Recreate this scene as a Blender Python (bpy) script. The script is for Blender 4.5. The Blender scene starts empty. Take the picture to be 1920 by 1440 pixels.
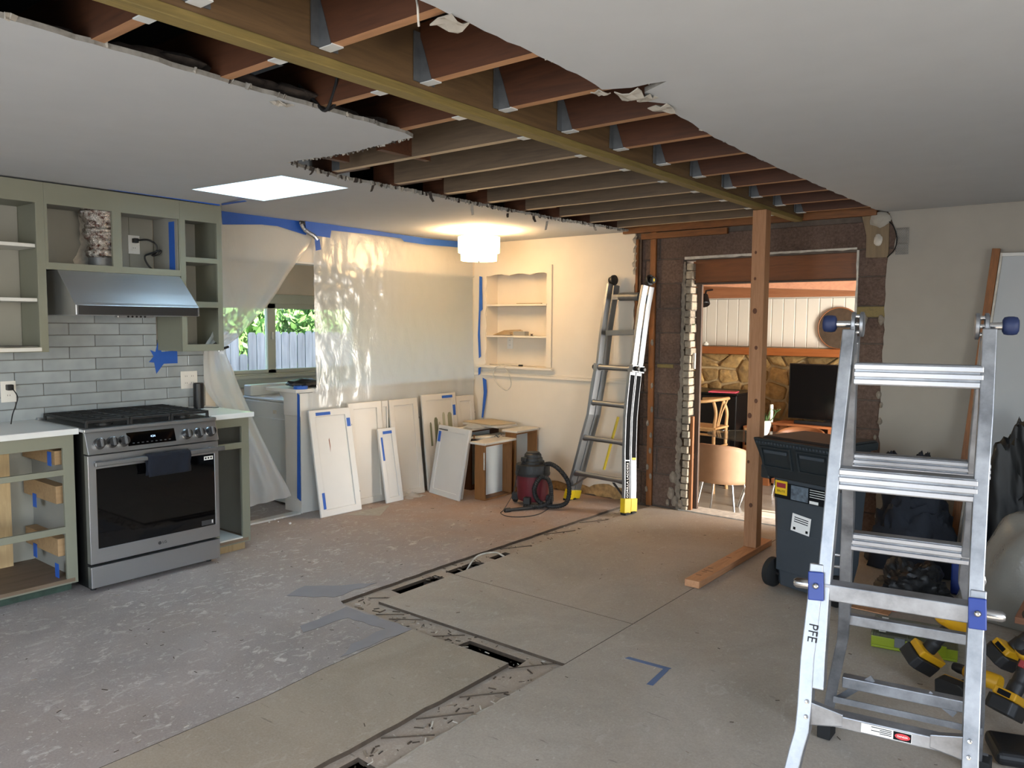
import bpy, math, random
from mathutils import Vector, Matrix, Euler, noise
from mathutils.geometry import tessellate_polygon
random.seed(7)
C = bpy.context.scene.collection
SC = bpy.context.scene
R = math.radians
# ------------------------------------------------------------------ camera, light, exposure
FPX, EYE = 1460.9, Vector((0, 0, 1.52))
YAW, PIT, ROL = R(38.44445), R(-4.35877), R(0.41107)
cf = Vector((-math.sin(YAW)*math.cos(PIT), math.cos(YAW)*math.cos(PIT), math.sin(PIT)))
cr0 = Vector((math.cos(YAW), math.sin(YAW), 0)); cu0 = cr0.cross(cf)
cr = cr0*math.cos(ROL) + cu0*math.sin(ROL); cu = -cr0*math.sin(ROL) + cu0*math.cos(ROL)
cam = bpy.data.cameras.new('camera'); camo = bpy.data.objects.new('camera', cam); C.objects.link(camo)
camo.matrix_world = Matrix(((cr.x, cu.x, -cf.x, EYE.x), (cr.y, cu.y, -cf.y, EYE.y), (cr.z, cu.z, -cf.z, EYE.z), (0, 0, 0, 1)))
cam.sensor_fit = 'HORIZONTAL'; cam.sensor_width = 36.0; cam.lens = FPX/1920*36.0; cam.clip_start = 0.02
SC.camera = camo
def ray(px, py): return cr*((px-960)/FPX) - cu*((py-720)/FPX) + cf
def _pl(px, py, ax, v):
    d = ray(px, py); return EYE + d*((v-EYE[ax])/d[ax])
def PX(px, py, v): return _pl(px, py, 0, v)      # pixel -> point on the plane x = v
def PY(px, py, v): return _pl(px, py, 1, v)
def PZ(px, py, v=0.0): return _pl(px, py, 2, v)

world = bpy.data.worlds.new('sky'); SC.world = world; world.use_nodes = True
wn = world.node_tree.nodes; wl = world.node_tree.links
bg = wn['Background']; sky = wn.new('ShaderNodeTexSky')
sky.sky_type = 'NISHITA'; sky.sun_disc = False; sky.sun_elevation = R(38); sky.sun_rotation = R(80)
sky.air_density = 1.0; sky.dust_density = 1.5; sky.ozone_density = 1.0
wl.new(sky.outputs[0], bg.inputs[0]); bg.inputs[1].default_value = 1.1
def lamp(name, kind, loc, energy, color=(1, 1, 1), size=1.0, size_y=None, aim=None, **k):
    d = bpy.data.lights.new(name, kind); o = bpy.data.objects.new(name, d); C.objects.link(o)
    o.location = loc; d.energy = energy; d.color = color
    if kind == 'AREA':
        d.size = size
        if size_y: d.shape = 'RECTANGLE'; d.size_y = size_y
    if kind == 'SUN': d.angle = R(0.6)
    if kind == 'POINT': d.shadow_soft_size = size
    if aim: o.rotation_euler = (Vector(aim)).to_track_quat('-Z', 'Y').to_euler()
    return o
lamp('sun', 'SUN', (6, 7, 6), 20.0, (1, 0.93, 0.82), aim=(-1.0, -0.12, -0.56))
# daylight entering the windows of the wall behind the camera and the glazed side of the far room
lamp('rear_window_light', 'AREA', (-1.3, -2.42, 1.35), 95, (0.88, 0.93, 1.0), 2.6, 1.7, aim=(0, 1, -0.25))
lamp('side_window_light', 'AREA', (2.42, 0.6, 1.35), 50, (0.90, 0.94, 1.0), 2.2, 1.6, aim=(-1, 0, -0.15))
lamp('far_room_window_light', 'AREA', (0.72, 7.2, 0.85), 300, (1, 0.96, 0.90), 1.5, 2.2, aim=(-1, 0, 0.0))
vs = SC.view_settings
vs.view_transform = 'Standard'; vs.look = 'None'; vs.exposure = 0.34; vs.gamma = 1.0; vs.use_curve_mapping = False
SC.cycles.max_bounces = 8; SC.cycles.transparent_max_bounces = 16

# ------------------------------------------------------------------ materials
def hx(h):
    h = h.lstrip('#'); c = [int(h[i:i+2], 16)/255 for i in (0, 2, 4)]
    return tuple(v/12.92 if v <= .04045 else ((v+.055)/1.055)**2.4 for v in c) + (1,)
MATS = {}
class N:
    def __init__(s, name):
        s.m = bpy.data.materials.new(name); s.m.use_nodes = True
        s.t = s.m.node_tree; s.b = s.t.nodes['Principled BSDF']; s.out = s.t.nodes['Material Output']; MATS[name] = s.m
        s.co = None
    def n(s, t, **k):
        x = s.t.nodes.new('ShaderNode'+t)
        for a, v in k.items(): setattr(x, a, v)
        return x
    def l(s, a, b): s.t.links.new(a, b); return s
    def coord(s, scale=(1, 1, 1), rot=(0, 0, 0)):
        if s.co is None: s.co = s.n('TexCoord')
        mp = s.n('Mapping'); mp.inputs['Scale'].default_value = scale; mp.inputs['Rotation'].default_value = rot
        s.l(s.co.outputs['Object'], mp.inputs[0]); return mp.outputs[0]
    def noise(s, scale, det=4, rough=.55, co=None, dist=0):
        x = s.n('TexNoise'); x.inputs['Scale'].default_value = scale; x.inputs['Detail'].default_value = det
        x.inputs['Roughness'].default_value = rough; x.inputs['Distortion'].default_value = dist
        s.l(co or s.coord(), x.inputs['Vector']); return x.outputs['Fac']
    def ramp(s, fac, *stops):
        x = s.n('ValToRGB'); e = x.color_ramp.elements
        while len(e) < len(stops): e.new(.5)
        for i, (p, c) in enumerate(stops): e[i].position = p; e[i].color = hx(c) if isinstance(c, str) else c
        s.l(fac, x.inputs[0]); return x.outputs[0]
    def mix(s, fac, a, b, mode='MIX'):
        x = s.n('MixRGB', blend_type=mode)
        for sock, v in zip(x.inputs, (fac, a, b)):
            if hasattr(v, 'is_linked') or hasattr(v, 'links'): s.l(v, sock)
            elif isinstance(v, str): sock.default_value = hx(v)
            else: sock.default_value = v
        return x.outputs[0]
    def bump(s, h, st=.2, dist=.01):
        x = s.n('Bump'); x.inputs['Strength'].default_value = st; x.inputs['Distance'].default_value = dist
        s.l(h, x.inputs['Height']); s.l(x.outputs[0], s.b.inputs['Normal']); return s
    def set(s, **k):
        for a, v in k.items():
            i = s.b.inputs[a.replace('_', ' ')]
            if hasattr(v, 'links'): s.l(v, i)
            elif isinstance(v, str): i.default_value = hx(v)
            else: i.default_value = v
        return s
    def vary(s, col, amt=.25):
        oi = s.n('ObjectInfo'); hs = s.n('HueSaturation')
        mr = s.n('MapRange'); mr.inputs[3].default_value = 1-amt; mr.inputs[4].default_value = 1+amt
        s.l(oi.outputs['Random'], mr.inputs[0]); s.l(mr.outputs[0], hs.inputs['Value']); s.l(col, hs.inputs['Color']); return hs.outputs[0]
def plain(name, col, rough=.5, metal=0, var=.06, scale=6, bump=0, bscale=60, **k):
    s = N(name); c = hx(col) if isinstance(col, str) else col
    nz = s.noise(scale, 3)
    lo = tuple(v*(1-var) for v in c[:3])+(1,); hi = tuple(min(1, v*(1+var)) for v in c[:3])+(1,)
    s.set(Base_Color=s.ramp(nz, (.3, lo), (.7, hi)), Roughness=rough, Metallic=metal, **k)
    if bump: s.bump(s.noise(bscale, 3), bump, .004)
    return s.m
def wood(name, c1, c2, axis='x', scale=1.0, rough=.6, var=.12, knots=True):
    s = N(name); sc = {'x': (1.2, 14, 14), 'y': (14, 1.2, 14), 'z': (14, 14, 1.2)}[axis]
    co = s.coord(tuple(v*scale for v in sc))
    a = s.noise(2.2, 5, .6, co, .6); w = s.noise(9, 2, .5, co)
    col = s.ramp(a, (.28, c2), (.5, c1), (.75, c2)); col = s.mix(.25, col, s.ramp(w, (.35, c2), (.65, c1)))
    if knots:
        kn = s.noise(3.2, 1, .3, s.coord()); col = s.mix(s.ramp(kn, (.70, '#000000'), (.78, '#ffffff')), col, c2)
    s.set(Base_Color=s.vary(col, var), Roughness=rough); s.bump(w, .15, .002); return s.m
plain('drywall', '#b6b9bb', .85, var=.02, bump=.05, bscale=25)
plain('drywall_back', '#a09a90', .9, var=.03, bump=.04, bscale=30)
plain('cream_wall', '#dcd2c2', .8, var=.02, bump=.04, bscale=20)
plain('gypsum', '#8f8c85', .95, var=.25, scale=30, bump=.5, bscale=90)
plain('paper_tear', '#a39d92', .95, var=.1, scale=25, bump=.3)
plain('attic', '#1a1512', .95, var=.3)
plain('insulation', '#3c342e', 1, var=.45, scale=25, bump=1, bscale=50)
wood('joist', '#522f1a', '#3a2010', 'x', .7); wood('joist_edge', '#b0825c', '#946a47', 'x', .7); wood('joist_new_edge', '#c4ae90', '#a99374', 'x', .7)  # pale undersides: cleaner wood, with light from the floor painted in
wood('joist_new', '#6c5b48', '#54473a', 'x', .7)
wood('beam_wood', '#6f5536', '#543f28', 'y', .7)
wood('treated', '#83713f', '#675a33', 'y', 1.2)
wood('post_wood', '#b2825d', '#96673f', 'z', 1)
wood('plate_wood', '#c08e66', '#a3734f', 'y', 1)
wood('lath', '#8c5729', '#603b1c', 'z', 1.2)
wood('lath_h', '#8c5729', '#603b1c', 'x', 1.2); plain('tan_rubble', '#a8875a', .95, var=.35, scale=22, bump=1.0, bscale=35)
wood('stained', '#7d4a24', '#633a1c', 'x', .8, .4)
wood('stained_dark', '#4a3527', '#33241b', 'z', .8, .5)
plain('galv', '#6d7072', .5, .6, var=.15, scale=20)
plain('galv_white', '#d8dcdc', .5, .2, var=.05)
plain('dark', '#0c0c0d', .8); plain('knot', '#5f3a24', .7, var=.2, scale=40); plain('old_mortar', '#8a8073', .95, var=.2, scale=25, bump=.6, bscale=60)
plain('mortar', '#5d534b', .95, var=.2, scale=15, bump=.5)
s = N('block'); co = s.coord()
a = s.noise(4, 5, .6, co); b = s.noise(55, 3, .7, co)
col = s.mix(.45, s.ramp(a, (.3, '#4c3a32'), (.7, '#6c574b')), s.ramp(b, (.3, '#3a2d27'), (.7, '#7d6a5e')))
s.set(Base_Color=s.vary(col, .14), Roughness=.95); s.bump(b, .6, .006)
s = N('pale_brick'); b = s.noise(30, 4); s.set(Base_Color=s.vary(s.ramp(b, (.3, '#8b8071'), (.7, '#b3a793')), .18), Roughness=.95); s.bump(b, .6, .006)
# ------------------------------------------------------------------ geometry helpers
WM = {}                                             # world matrix of each thing (its parts share it)
class MB:
    def __init__(s): s.v = []; s.f = []; s.i = []; s.mi = 0
    def add(s, vs, fs, M=None):
        o = len(s.v); s.v += [Vector(p) if M is None else M @ Vector(p) for p in vs]
        for f in fs: s.f.append([k+o for k in f]); s.i.append(s.mi)
        return s
    def hexa(s, p, M=None):                         # 8 points: bottom ring then top ring
        return s.add(p, [(3, 2, 1, 0), (4, 5, 6, 7), (0, 1, 5, 4), (1, 2, 6, 5), (2, 3, 7, 6), (3, 0, 4, 7)], M)
    def box(s, x0, x1, y0, y1, z0, z1, M=None):
        x0, x1 = sorted((x0, x1)); y0, y1 = sorted((y0, y1)); z0, z1 = sorted((z0, z1))
        return s.hexa([(x0, y0, z0), (x1, y0, z0), (x1, y1, z0), (x0, y1, z0), (x0, y0, z1), (x1, y0, z1), (x1, y1, z1), (x0, y1, z1)], M)
    def slab(s, outer, z0, z1, holes=(), M=None):   # polygon in xy extruded in z
        loops = [[Vector((p[0], p[1], 0)) for p in l] for l in (outer, *holes)]
        def area(l): return sum(a.x*b.y-b.x*a.y for a, b in zip(l, l[1:]+l[:1]))
        if area(loops[0]) < 0: loops[0].reverse()
        for h in loops[1:]:
            if area(h) > 0: h.reverse()
        flat = [p for l in loops for p in l]; n = len(flat)
        tr = tessellate_polygon(loops)
        vs = [(p.x, p.y, z0) for p in flat]+[(p.x, p.y, z1) for p in flat]; fs = []
        for t in tr:
            a, b, c = (flat[k] for k in t)
            if (b-a).cross(c-a).z < 0: t = (t[0], t[2], t[1])
            fs.append([k+n for k in t]); fs.append(list(reversed(t)))
        o = 0
        for l in loops:
            m = len(l)
            for k in range(m): fs.append((o+k, o+(k+1) % m, o+(k+1) % m+n, o+k+n))
            o += m
        return s.add(vs, fs, M)
    def tube(s, pts, r, n=8, cap=True, M=None, closed=False):
        pts = [Vector(p) for p in pts]; m = len(pts); rs = r if isinstance(r, (list, tuple)) else [r]*m
        vs = []; fs = []; up = None
        for k, p in enumerate(pts):
            if closed: t = pts[(k+1) % m]-pts[k-1]
            else: t = pts[min(k+1, m-1)]-pts[max(k-1, 0)]
            if t.length < 1e-9: t = Vector((0, 0, 1))
            t.normalize()
            if up is None: up = Vector((0, 0, 1)) if abs(t.z) < .9 else Vector((1, 0, 0))
            a = up - t*up.dot(t)
            if a.length < 1e-6: a = t.orthogonal()
            a.normalize(); up = a; b = t.cross(a)
            vs += [p + (a*math.cos(q*2*math.pi/n) + b*math.sin(q*2*math.pi/n))*rs[k] for q in range(n)]
        for k in range(m if closed else m-1):
            for q in range(n):
                fs.append((k*n+q, k*n+(q+1) % n, ((k+1) % m)*n+(q+1) % n, ((k+1) % m)*n+q))
        if cap and not closed: fs += [list(range(n))[::-1], [(m-1)*n+q for q in range(n)]]
        return s.add(vs, fs, M)
    def lathe(s, prof, n=24, M=None, cap=True):     # (r, z) profile about z
        vs = []; fs = []; m = len(prof)
        for r, z in prof: vs += [(r*math.cos(q*2*math.pi/n), r*math.sin(q*2*math.pi/n), z) for q in range(n)]
        for k in range(m-1):
            for q in range(n): fs.append((k*n+q, k*n+(q+1) % n, (k+1)*n+(q+1) % n, (k+1)*n+q))
        if cap: fs += [list(range(n))[::-1], [(m-1)*n+q for q in range(n)]]
        return s.add(vs, fs, M)
    def grid(s, P, thick=0):                        # P[i][j] points
        h = len(P); w = len(P[0]); vs = [q for row in P for q in row]
        fs = [(i*w+j, i*w+j+1, (i+1)*w+j+1, (i+1)*w+j) for i in range(h-1) for j in range(w-1)]
        return s.add(vs, fs)
    def bar(s, a, b, w, t, up=(0, 0, 1), M=None):   # rectangular bar between two points; w along 'side', t along up
        a, b = Vector(a), Vector(b); d = (b-a).normalized(); u = Vector(up); u = (u-d*u.dot(d)).normalized(); e = d.cross(u)
        q = [a-e*w/2-u*t/2, a+e*w/2-u*t/2, a+e*w/2+u*t/2, a-e*w/2+u*t/2]; L = b-a
        return s.hexa(q+[p+L for p in q], M)
    def build(s, name, mats, parent=None, smooth=None, bevel=0, seg=2, world=True, solid=0):
        me = bpy.data.meshes.new(name)
        if world and parent is not None and parent in WM:
            inv = WM[parent].inverted(); vs = [inv @ p for p in s.v]
        else: vs = s.v
        me.from_pydata([tuple(p) for p in vs], [], s.f); 
        for m in (mats if isinstance(mats, (list, tuple)) else [mats]): me.materials.append(MATS[m])
        if isinstance(mats, (list, tuple)): me.polygons.foreach_set('material_index', s.i)
        if smooth is not None:
            me.shade_smooth(); me.set_sharp_from_angle(angle=R(smooth))
        me.update()
        o = bpy.data.objects.new(name, me); C.objects.link(o)
        if solid:
            md = o.modifiers.new('solid', 'SOLIDIFY'); md.thickness = solid; md.offset = 0
        if bevel:
            md = o.modifiers.new('bevel', 'BEVEL'); md.width = bevel; md.segments = seg; md.limit_method = 'ANGLE'; md.angle_limit = R(35)
        if parent is not None:
            o.parent = parent
            if parent in WM: WM[o] = WM[parent]
        return o
def tag(o, label, cat, group=None):
    o['label'] = label; o['category'] = cat
    if group: o['group'] = group
    return o
def thing(name, label, cat, loc=(0, 0, 0), rot=None, group=None):
    o = bpy.data.objects.new(name, None); C.objects.link(o); o.empty_display_size = .1
    M = Matrix.Translation(Vector(loc))
    if rot is not None: M = M @ (rot if isinstance(rot, Matrix) else Euler(rot).to_matrix().to_4x4())
    o.matrix_world = M; WM[o] = M
    return tag(o, label, cat, group)
def struct(o):
    o['kind'] = 'structure'; return o
def stuff(o):
    o['kind'] = 'stuff'; return o
def share(src, name, parent, loc=(0, 0, 0), rot=None):          # alike piece that shares mesh data
    o = bpy.data.objects.new(name, src.data if hasattr(src, 'data') else src); C.objects.link(o)
    o.location = loc
    if rot is not None: o.rotation_euler = rot
    o.parent = parent; return o
def BX(name, mat, parent, x0, x1, y0, y1, z0, z1, bevel=0, **k):
    return MB().box(x0, x1, y0, y1, z0, z1).build(name, mat, parent, bevel=bevel, **k)
def lerp(a, b, t): return a+(b-a)*t
def spline(pts, n=8):                                # catmull-rom through points
    P = [Vector(p) for p in pts]; P = [P[0]*2-P[1]]+P+[P[-1]*2-P[-2]]; out = []
    for i in range(1, len(P)-2):
        for k in range(n):
            t = k/n; a, b, c, d = P[i-1:i+3]
            out.append(.5*((2*b)+(c-a)*t+(2*a-5*b+4*c-d)*t*t+(3*b-a-3*c+d)*t**3))
    return out+[P[-2]]
def text(body, size, mat, parent, M, name='lettering', depth=.0004, align='CENTER'):
    cu_ = bpy.data.curves.new(name, 'FONT'); cu_.body = body; cu_.size = size; cu_.extrude = depth; cu_.align_x = align; cu_.align_y = 'CENTER'
    o = bpy.data.objects.new(name, cu_); C.objects.link(o); dg = bpy.context.evaluated_depsgraph_get()
    me = bpy.data.meshes.new_from_object(o.evaluated_get(dg)); bpy.data.objects.remove(o); bpy.data.curves.remove(cu_)
    inv = WM[parent].inverted() @ M; me.transform(inv)
    me.materials.clear(); me.materials.append(MATS[mat]); r = bpy.data.objects.new(name, me); C.objects.link(r); r.parent = parent
    if parent in WM: WM[r] = WM[parent]
    return r
def ragged(pts, step=.05, amp=.012, seed=0):          # torn edge along a polyline
    out = []; rnd = random.Random(seed)
    for a, b in zip(pts, pts[1:]):
        L = math.hypot(b[0]-a[0], b[1]-a[1]); n = max(1, int(L/step)); nx, ny = -(b[1]-a[1])/L, (b[0]-a[0])/L
        for k in range(n):
            t = k/n; e = rnd.uniform(-amp, amp) if k else 0
            out.append((lerp(a[0], b[0], t)+nx*e, lerp(a[1], b[1], t)+ny*e))
    return out+[pts[-1]]
# ------------------------------------------------------------------ the room shell
CH, YB, XK, XP, XL = 2.31, 5.85, -5.18, -5.13, -6.6      # ceiling, back wall, kitchen wall, pony wall, laundry outer wall
def Mxz(y): return Matrix(((1, 0, 0, 0), (0, 0, -1, y), (0, 1, 0, 0), (0, 0, 0, 1)))   # local (x, z, towards -y)
def Myz(x): return Matrix(((0, 0, 1, x), (1, 0, 0, 0), (0, 1, 0, 0), (0, 0, 0, 1)))    # local (y, z, towards +x)
def rect(a0, a1, b0, b1): return [(a0, b0), (a1, b0), (a1, b1), (a0, b1)]

# floor materials
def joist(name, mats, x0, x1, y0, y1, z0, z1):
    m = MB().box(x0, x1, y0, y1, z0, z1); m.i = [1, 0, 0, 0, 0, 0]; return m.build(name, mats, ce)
def floor_mat(name, c_lo, c_hi, fleck, fleck_amt, scr='#3a3530', warm='#9c7d66', warm_amt=.5, grid=.0):
    s = N(name); co = s.coord()
    a = s.noise(1.3, 6, .65, co, .8); b = s.noise(15, 7, .75, s.coord((1, .62, 1), (0, 0, R(28))), 1.1)
    col = s.ramp(a, (.3, c_lo), (.7, c_hi))
    w = s.noise(.55, 3, .5, co); col = s.mix(s.ramp(w, (.45, (0, 0, 0, 1)), (.75, (warm_amt,)*3+(1,))), col, warm)
    md = s.n('Math', operation='MULTIPLY'); s.l(s.ramp(b, (.59-.06*fleck_amt, (0, 0, 0, 1)), (.63, (fleck_amt,)*3+(1,))), md.inputs[0]); s.l(s.ramp(s.noise(2.1, 3, .6, co), (.38, (.12,)*3+(1,)), (.62, (1, 1, 1, 1))), md.inputs[1]); col = s.mix(md.outputs[0], col, fleck)
    b2 = s.noise(46, 4, .7, s.coord((1, .55, 1), (0, 0, R(20))), .4); col = s.mix(s.ramp(b2, (.62, (0, 0, 0, 1)), (.66, (fleck_amt*.8,)*3+(1,))), col, fleck); col = s.mix(s.ramp(b2, (.30, (fleck_amt*.5,)*3+(1,)), (.36, (0, 0, 0, 1))), col, c_lo)
    if grid:
        sx = s.n('SeparateXYZ'); s.l(s.coord(), sx.inputs[0]); mr = s.n('MapRange'); mr.inputs[1].default_value = 3.2; mr.inputs[2].default_value = 5.0; mr.inputs[4].default_value = grid; s.l(sx.outputs[1], mr.inputs[0])
        mm = s.n('Math', operation='MULTIPLY'); s.l(mr.outputs[0], mm.inputs[0]); s.l(s.ramp(s.noise(2.5, 4, .6, co), (.3, (.35,)*3+(1,)), (.6, (1, 1, 1, 1))), mm.inputs[1]); col = s.mix(mm.outputs[0], col, '#a0785c')  # browner towards the back: floor residue plus lamplight painted into the colour
    st = s.noise(5, 3, .7, s.coord((1.0, 9, 1), (0, 0, R(35)))); col = s.mix(s.ramp(st, (.66, (0, 0, 0, 1)), (.72, (.45,)*3+(1,))), col, scr)
    f = s.noise(120, 2, .6, co); col = s.mix(.10, col, s.ramp(f, (.3, '#50483f'), (.7, '#d8d0c5')))
    s.set(Base_Color=col, Roughness=s.ramp(b, (.3, (.62,)*3+(1,)), (.7, (.85,)*3+(1,)))); s.bump(b, .25, .004); return s.m
floor_mat('floor_grey', '#878180', '#a39c99', '#d2cdc8', .85, warm='#a08a78', warm_amt=.5, grid=.75)
floor_mat('floor_tan', '#8f8474', '#a69b8a', '#bfb6a9', .4, warm='#a5937c', warm_amt=.6)
floor_mat('floor_ply', '#978f83', '#b0a89c', '#c4c0b8', .42, warm='#ad967e', warm_amt=.65)
floor_mat('floor_raw', '#94887a', '#ada194', '#cdc6bb', .5, warm='#a58c77', warm_amt=.6)
plain('floor_patch', '#838388', .6, var=.08, bump=.1)
plain('ply_edge', '#4a3f34', .95, var=.3, scale=20); plain('chip', '#8f8170', .9, var=.3, scale=30); plain('dirt', '#1c1713', 1, var=.3)  # board edges: dark ply layers, with edge shade painted into the colour
plain('white_trim', '#cfcdc8', .5, var=.02)
plain('edge_paint', '#c4beb2', .8, var=.2, scale=25)

fl = MB().slab([(-6.7, -2.6), (2.6, -2.6), (2.6, 5.86), (-6.7, 5.86)], -.036, -.018, holes=[
    [(-3.28, 3.02), (-3.175, 3.01), (-3.185, 3.38), (-3.275, 3.38)], [(-3.27, 3.47), (-3.185, 3.47), (-3.19, 3.76), (-3.27, 3.75)],
    [(-3.25, 3.86), (-3.19, 3.86), (-3.20, 4.03), (-3.25, 4.03)], [(-2.46, 2.683), (-2.09, 2.672), (-2.10, 2.765), (-2.45, 2.77)],
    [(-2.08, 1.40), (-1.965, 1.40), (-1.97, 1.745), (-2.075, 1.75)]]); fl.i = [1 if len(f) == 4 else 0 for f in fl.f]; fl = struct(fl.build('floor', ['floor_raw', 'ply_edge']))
BX('crawlspace', 'dirt', fl, -3.6, -1.5, 1.0, 4.4, -.75, -.70)
for a in ((-3.6, -3.58, 1, 4.4), (-1.52, -1.5, 1, 4.4), (-3.6, -1.5, 1, 1.02), (-3.6, -1.5, 4.38, 4.4)): BX('crawlspace_wall', 'dirt', fl, a[0], a[1], a[2], a[3], -.7, -.037)
for y0 in (3.36, 3.78):                                   # blocking seen in the slots
    BX('floor_blocking', 'floor_raw', fl, -3.4 if y0 > 3 else -2.5, -3.05 if y0 > 3 else -1.9, y0+.045, y0+.085, -.19, -.09)
def fpart(name, mat, poly, z0=-.0175, z1=0.0, holes=()):
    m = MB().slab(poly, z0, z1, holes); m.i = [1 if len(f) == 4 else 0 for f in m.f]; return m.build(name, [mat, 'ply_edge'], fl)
L_edge = ragged([(-3.325, 2.69), (-3.335, 3.6), (-3.325, 4.3), (-3.30, 5.68), (-3.30, 5.84)], .06, .004, 3)
fpart('vinyl_underlayment', 'floor_grey', [(-6.65, -2.5), (-2.66, -2.5), (-2.69, 1.78), (-2.72, 2.1), (-2.74, 2.664), (-3.28, 2.672)]+L_edge+[(-6.65, 5.84)])
t_edge = ragged([(-2.12, 2.66), (-2.118, 1.9), (-2.115, 1.5)], .07, .004, 5)
fpart('tan_board', 'floor_tan', [(-2.735, 2.66)]+t_edge+[(-2.115, -2.5), (-2.655, -2.5), (-2.685, 1.78), (-2.715, 2.1)], z1=.001)
fpart('plywood_sheet', 'floor_ply', rect(-3.165, -1.925, 2.822, 3.428), z1=-.003)
fpart('plywood_sheet', 'floor_ply', [(-3.168, 3.432), (-1.925, 3.432), (-1.925, 5.84), (-3.12, 5.84), (-3.16, 4.9)], z1=-.003)
fpart('plywood_sheet', 'floor_ply', [(-1.935, -2.5), (2.55, -2.5), (2.55, 5.84), (-1.921, 5.84), (-1.921, 2.80), (-1.93, 2.79)], z1=-.003)
# the marks that have a shape of their own: grey patching compound, white paint line
for poly in ([(-3.232, 2.652), (-2.735, 2.662), (-2.752, 2.22), (-2.83, 2.35), (-2.842, 2.576), (-3.10, 2.555), (-3.12, 2.29), (-3.20, 2.33)],
             [(-3.62, 2.55), (-3.40, 2.70), (-3.40, 3.02), (-3.52, 2.86), (-3.68, 2.72)]):
    fpart('patching_compound', 'floor_patch', ragged(poly+poly[:1], .05, .012, 9)[:-1], .0003, .0016)
rr = random.Random(2); P = []
for k in range(40): y = 1.3+k*.0315; P.append((-1.952+rr.uniform(-.006, .006), y))
fpart('paint_line', 'edge_paint', P+[(x+.016+rr.uniform(-.008, .01), y) for x, y in reversed(P)], -.0178, -.0150)
# nails, splinters and crumbs left on the floor: too small to pick apart
m = MB(); rr = random.Random(11)
for k in range(620):
    z = rr.random()
    if k < 260: x, y = rr.uniform(-4.9, -2.7), rr.uniform(1.2, 5.2); 
    elif k < 470:
        x, y = rr.choice([(rr.uniform(-3.32, -3.18), rr.uniform(2.7, 5.6)), (rr.uniform(-3.3, -2.0), rr.uniform(2.68, 2.81)), (rr.uniform(-2.1, -1.95), rr.uniform(1.4, 2.68))])
    else: x, y = rr.uniform(-2.9, -.3), rr.uniform(1.6, 5.4)
    inch = (-3.33 < x < -3.17 and y > 2.68) or (2.665 < y < 2.82 and -3.3 < x < -1.94) or (-2.11 < x < -1.94 and y < 2.68)
    z0 = -.018 if inch else 0; s_ = rr.uniform(.0015, .0045)*(1.5 if inch else .8); el = rr.uniform(1, 4)
    m.box(-s_*el, s_*el, -s_*.5, s_*.5, 0, s_*.5, Matrix.Translation((x, y, z0)) @ Matrix.Rotation(rr.uniform(0, 6.3), 4, 'Z')); m.i[-6:] = [rr.choice((0, 0, 1, 2))]*6
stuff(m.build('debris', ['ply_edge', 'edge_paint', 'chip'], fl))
for a, b in (((-3.31, 4.05), (-3.19, 4.25)), ((-3.30, 4.55), (-3.18, 4.78)), ((-3.27, 2.84), (-3.16, 2.93)), ((-2.95, 2.70), (-2.80, 2.80)), ((-2.62, 2.68), (-2.5, 2.79)), ((-2.10, 2.64), (-1.97, 2.81)),
             ((-2.09, 2.30), (-1.96, 2.46)), ((-2.10, 2.06), (-1.96, 2.24)), ((-2.10, 1.88), (-1.96, 2.02)), ((-3.29, 5.0), (-3.16, 5.22)), ((-3.05, 2.7), (-2.93, 2.79))):
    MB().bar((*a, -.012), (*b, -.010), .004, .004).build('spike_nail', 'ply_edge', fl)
MB().tube(spline([(-3.24, 3.62, -.05), (-3.25, 3.74, .02), (-3.20, 3.86, .03), (-3.17, 3.93, -.01), (-3.21, 4.02, -.03)]), .006, 6).build('floor_cable', 'edge_paint', fl, smooth=60)

# ceiling: two drywall fields with torn edges
le = ragged([(-2.36, -2.5), (-2.36, .81), (-2.38, 1.43), (-2.41, 2.31), (-2.44, 2.385)], .045, .007, 21)
le2 = ragged([(-2.44, 2.385), (-2.95, 2.41), (-3.31, 2.37), (-3.345, 2.466), (-3.43, 2.81), (-3.43, 3.24), (-3.445, 4.0), (-3.437, 4.9), (-3.37, 5.84)], .04, .010, 23)
ce = MB().slab([(XK-.02, -2.5)]+le+le2[1:]+[(XK-.02, 5.84)], CH, CH+.016, holes=[[(-4.44, 2.50), (-3.625, 2.56), (-3.635, 3.033), (-4.47, 3.02)]]); ce.i = [1 if len(f) == 4 else 0 for f in ce.f]; ce = struct(ce.build('ceiling', ['drywall', 'gypsum']))
re_ = ragged([(2.55, -2.5), (-1.41, -2.5), (-1.41, 1.5), (-1.415, 2.1), (-1.44, 2.29), (-1.35, 2.33), (-1.225, 2.337), (-1.34, 2.40), (-1.37, 2.46), (-1.39, 2.5), (-1.345, 2.57), (-1.38, 2.66), (-1.415, 3.1), (-1.43, 3.66), (-1.42, 4.6), (-1.40, 5.7), (-1.36, 5.83)], .05, .006, 31)
m = MB().slab(re_+[(2.55, 5.83)], CH, CH+.016); m.i = [1 if len(f) == 4 else 0 for f in m.f]; m.build('ceiling_field', ['drywall', 'gypsum'], ce)
MB().slab(rect(XL, XK-.022, 3.05, 5.84), CH, CH+.016).build('laundry_ceiling', 'drywall', ce)
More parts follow.
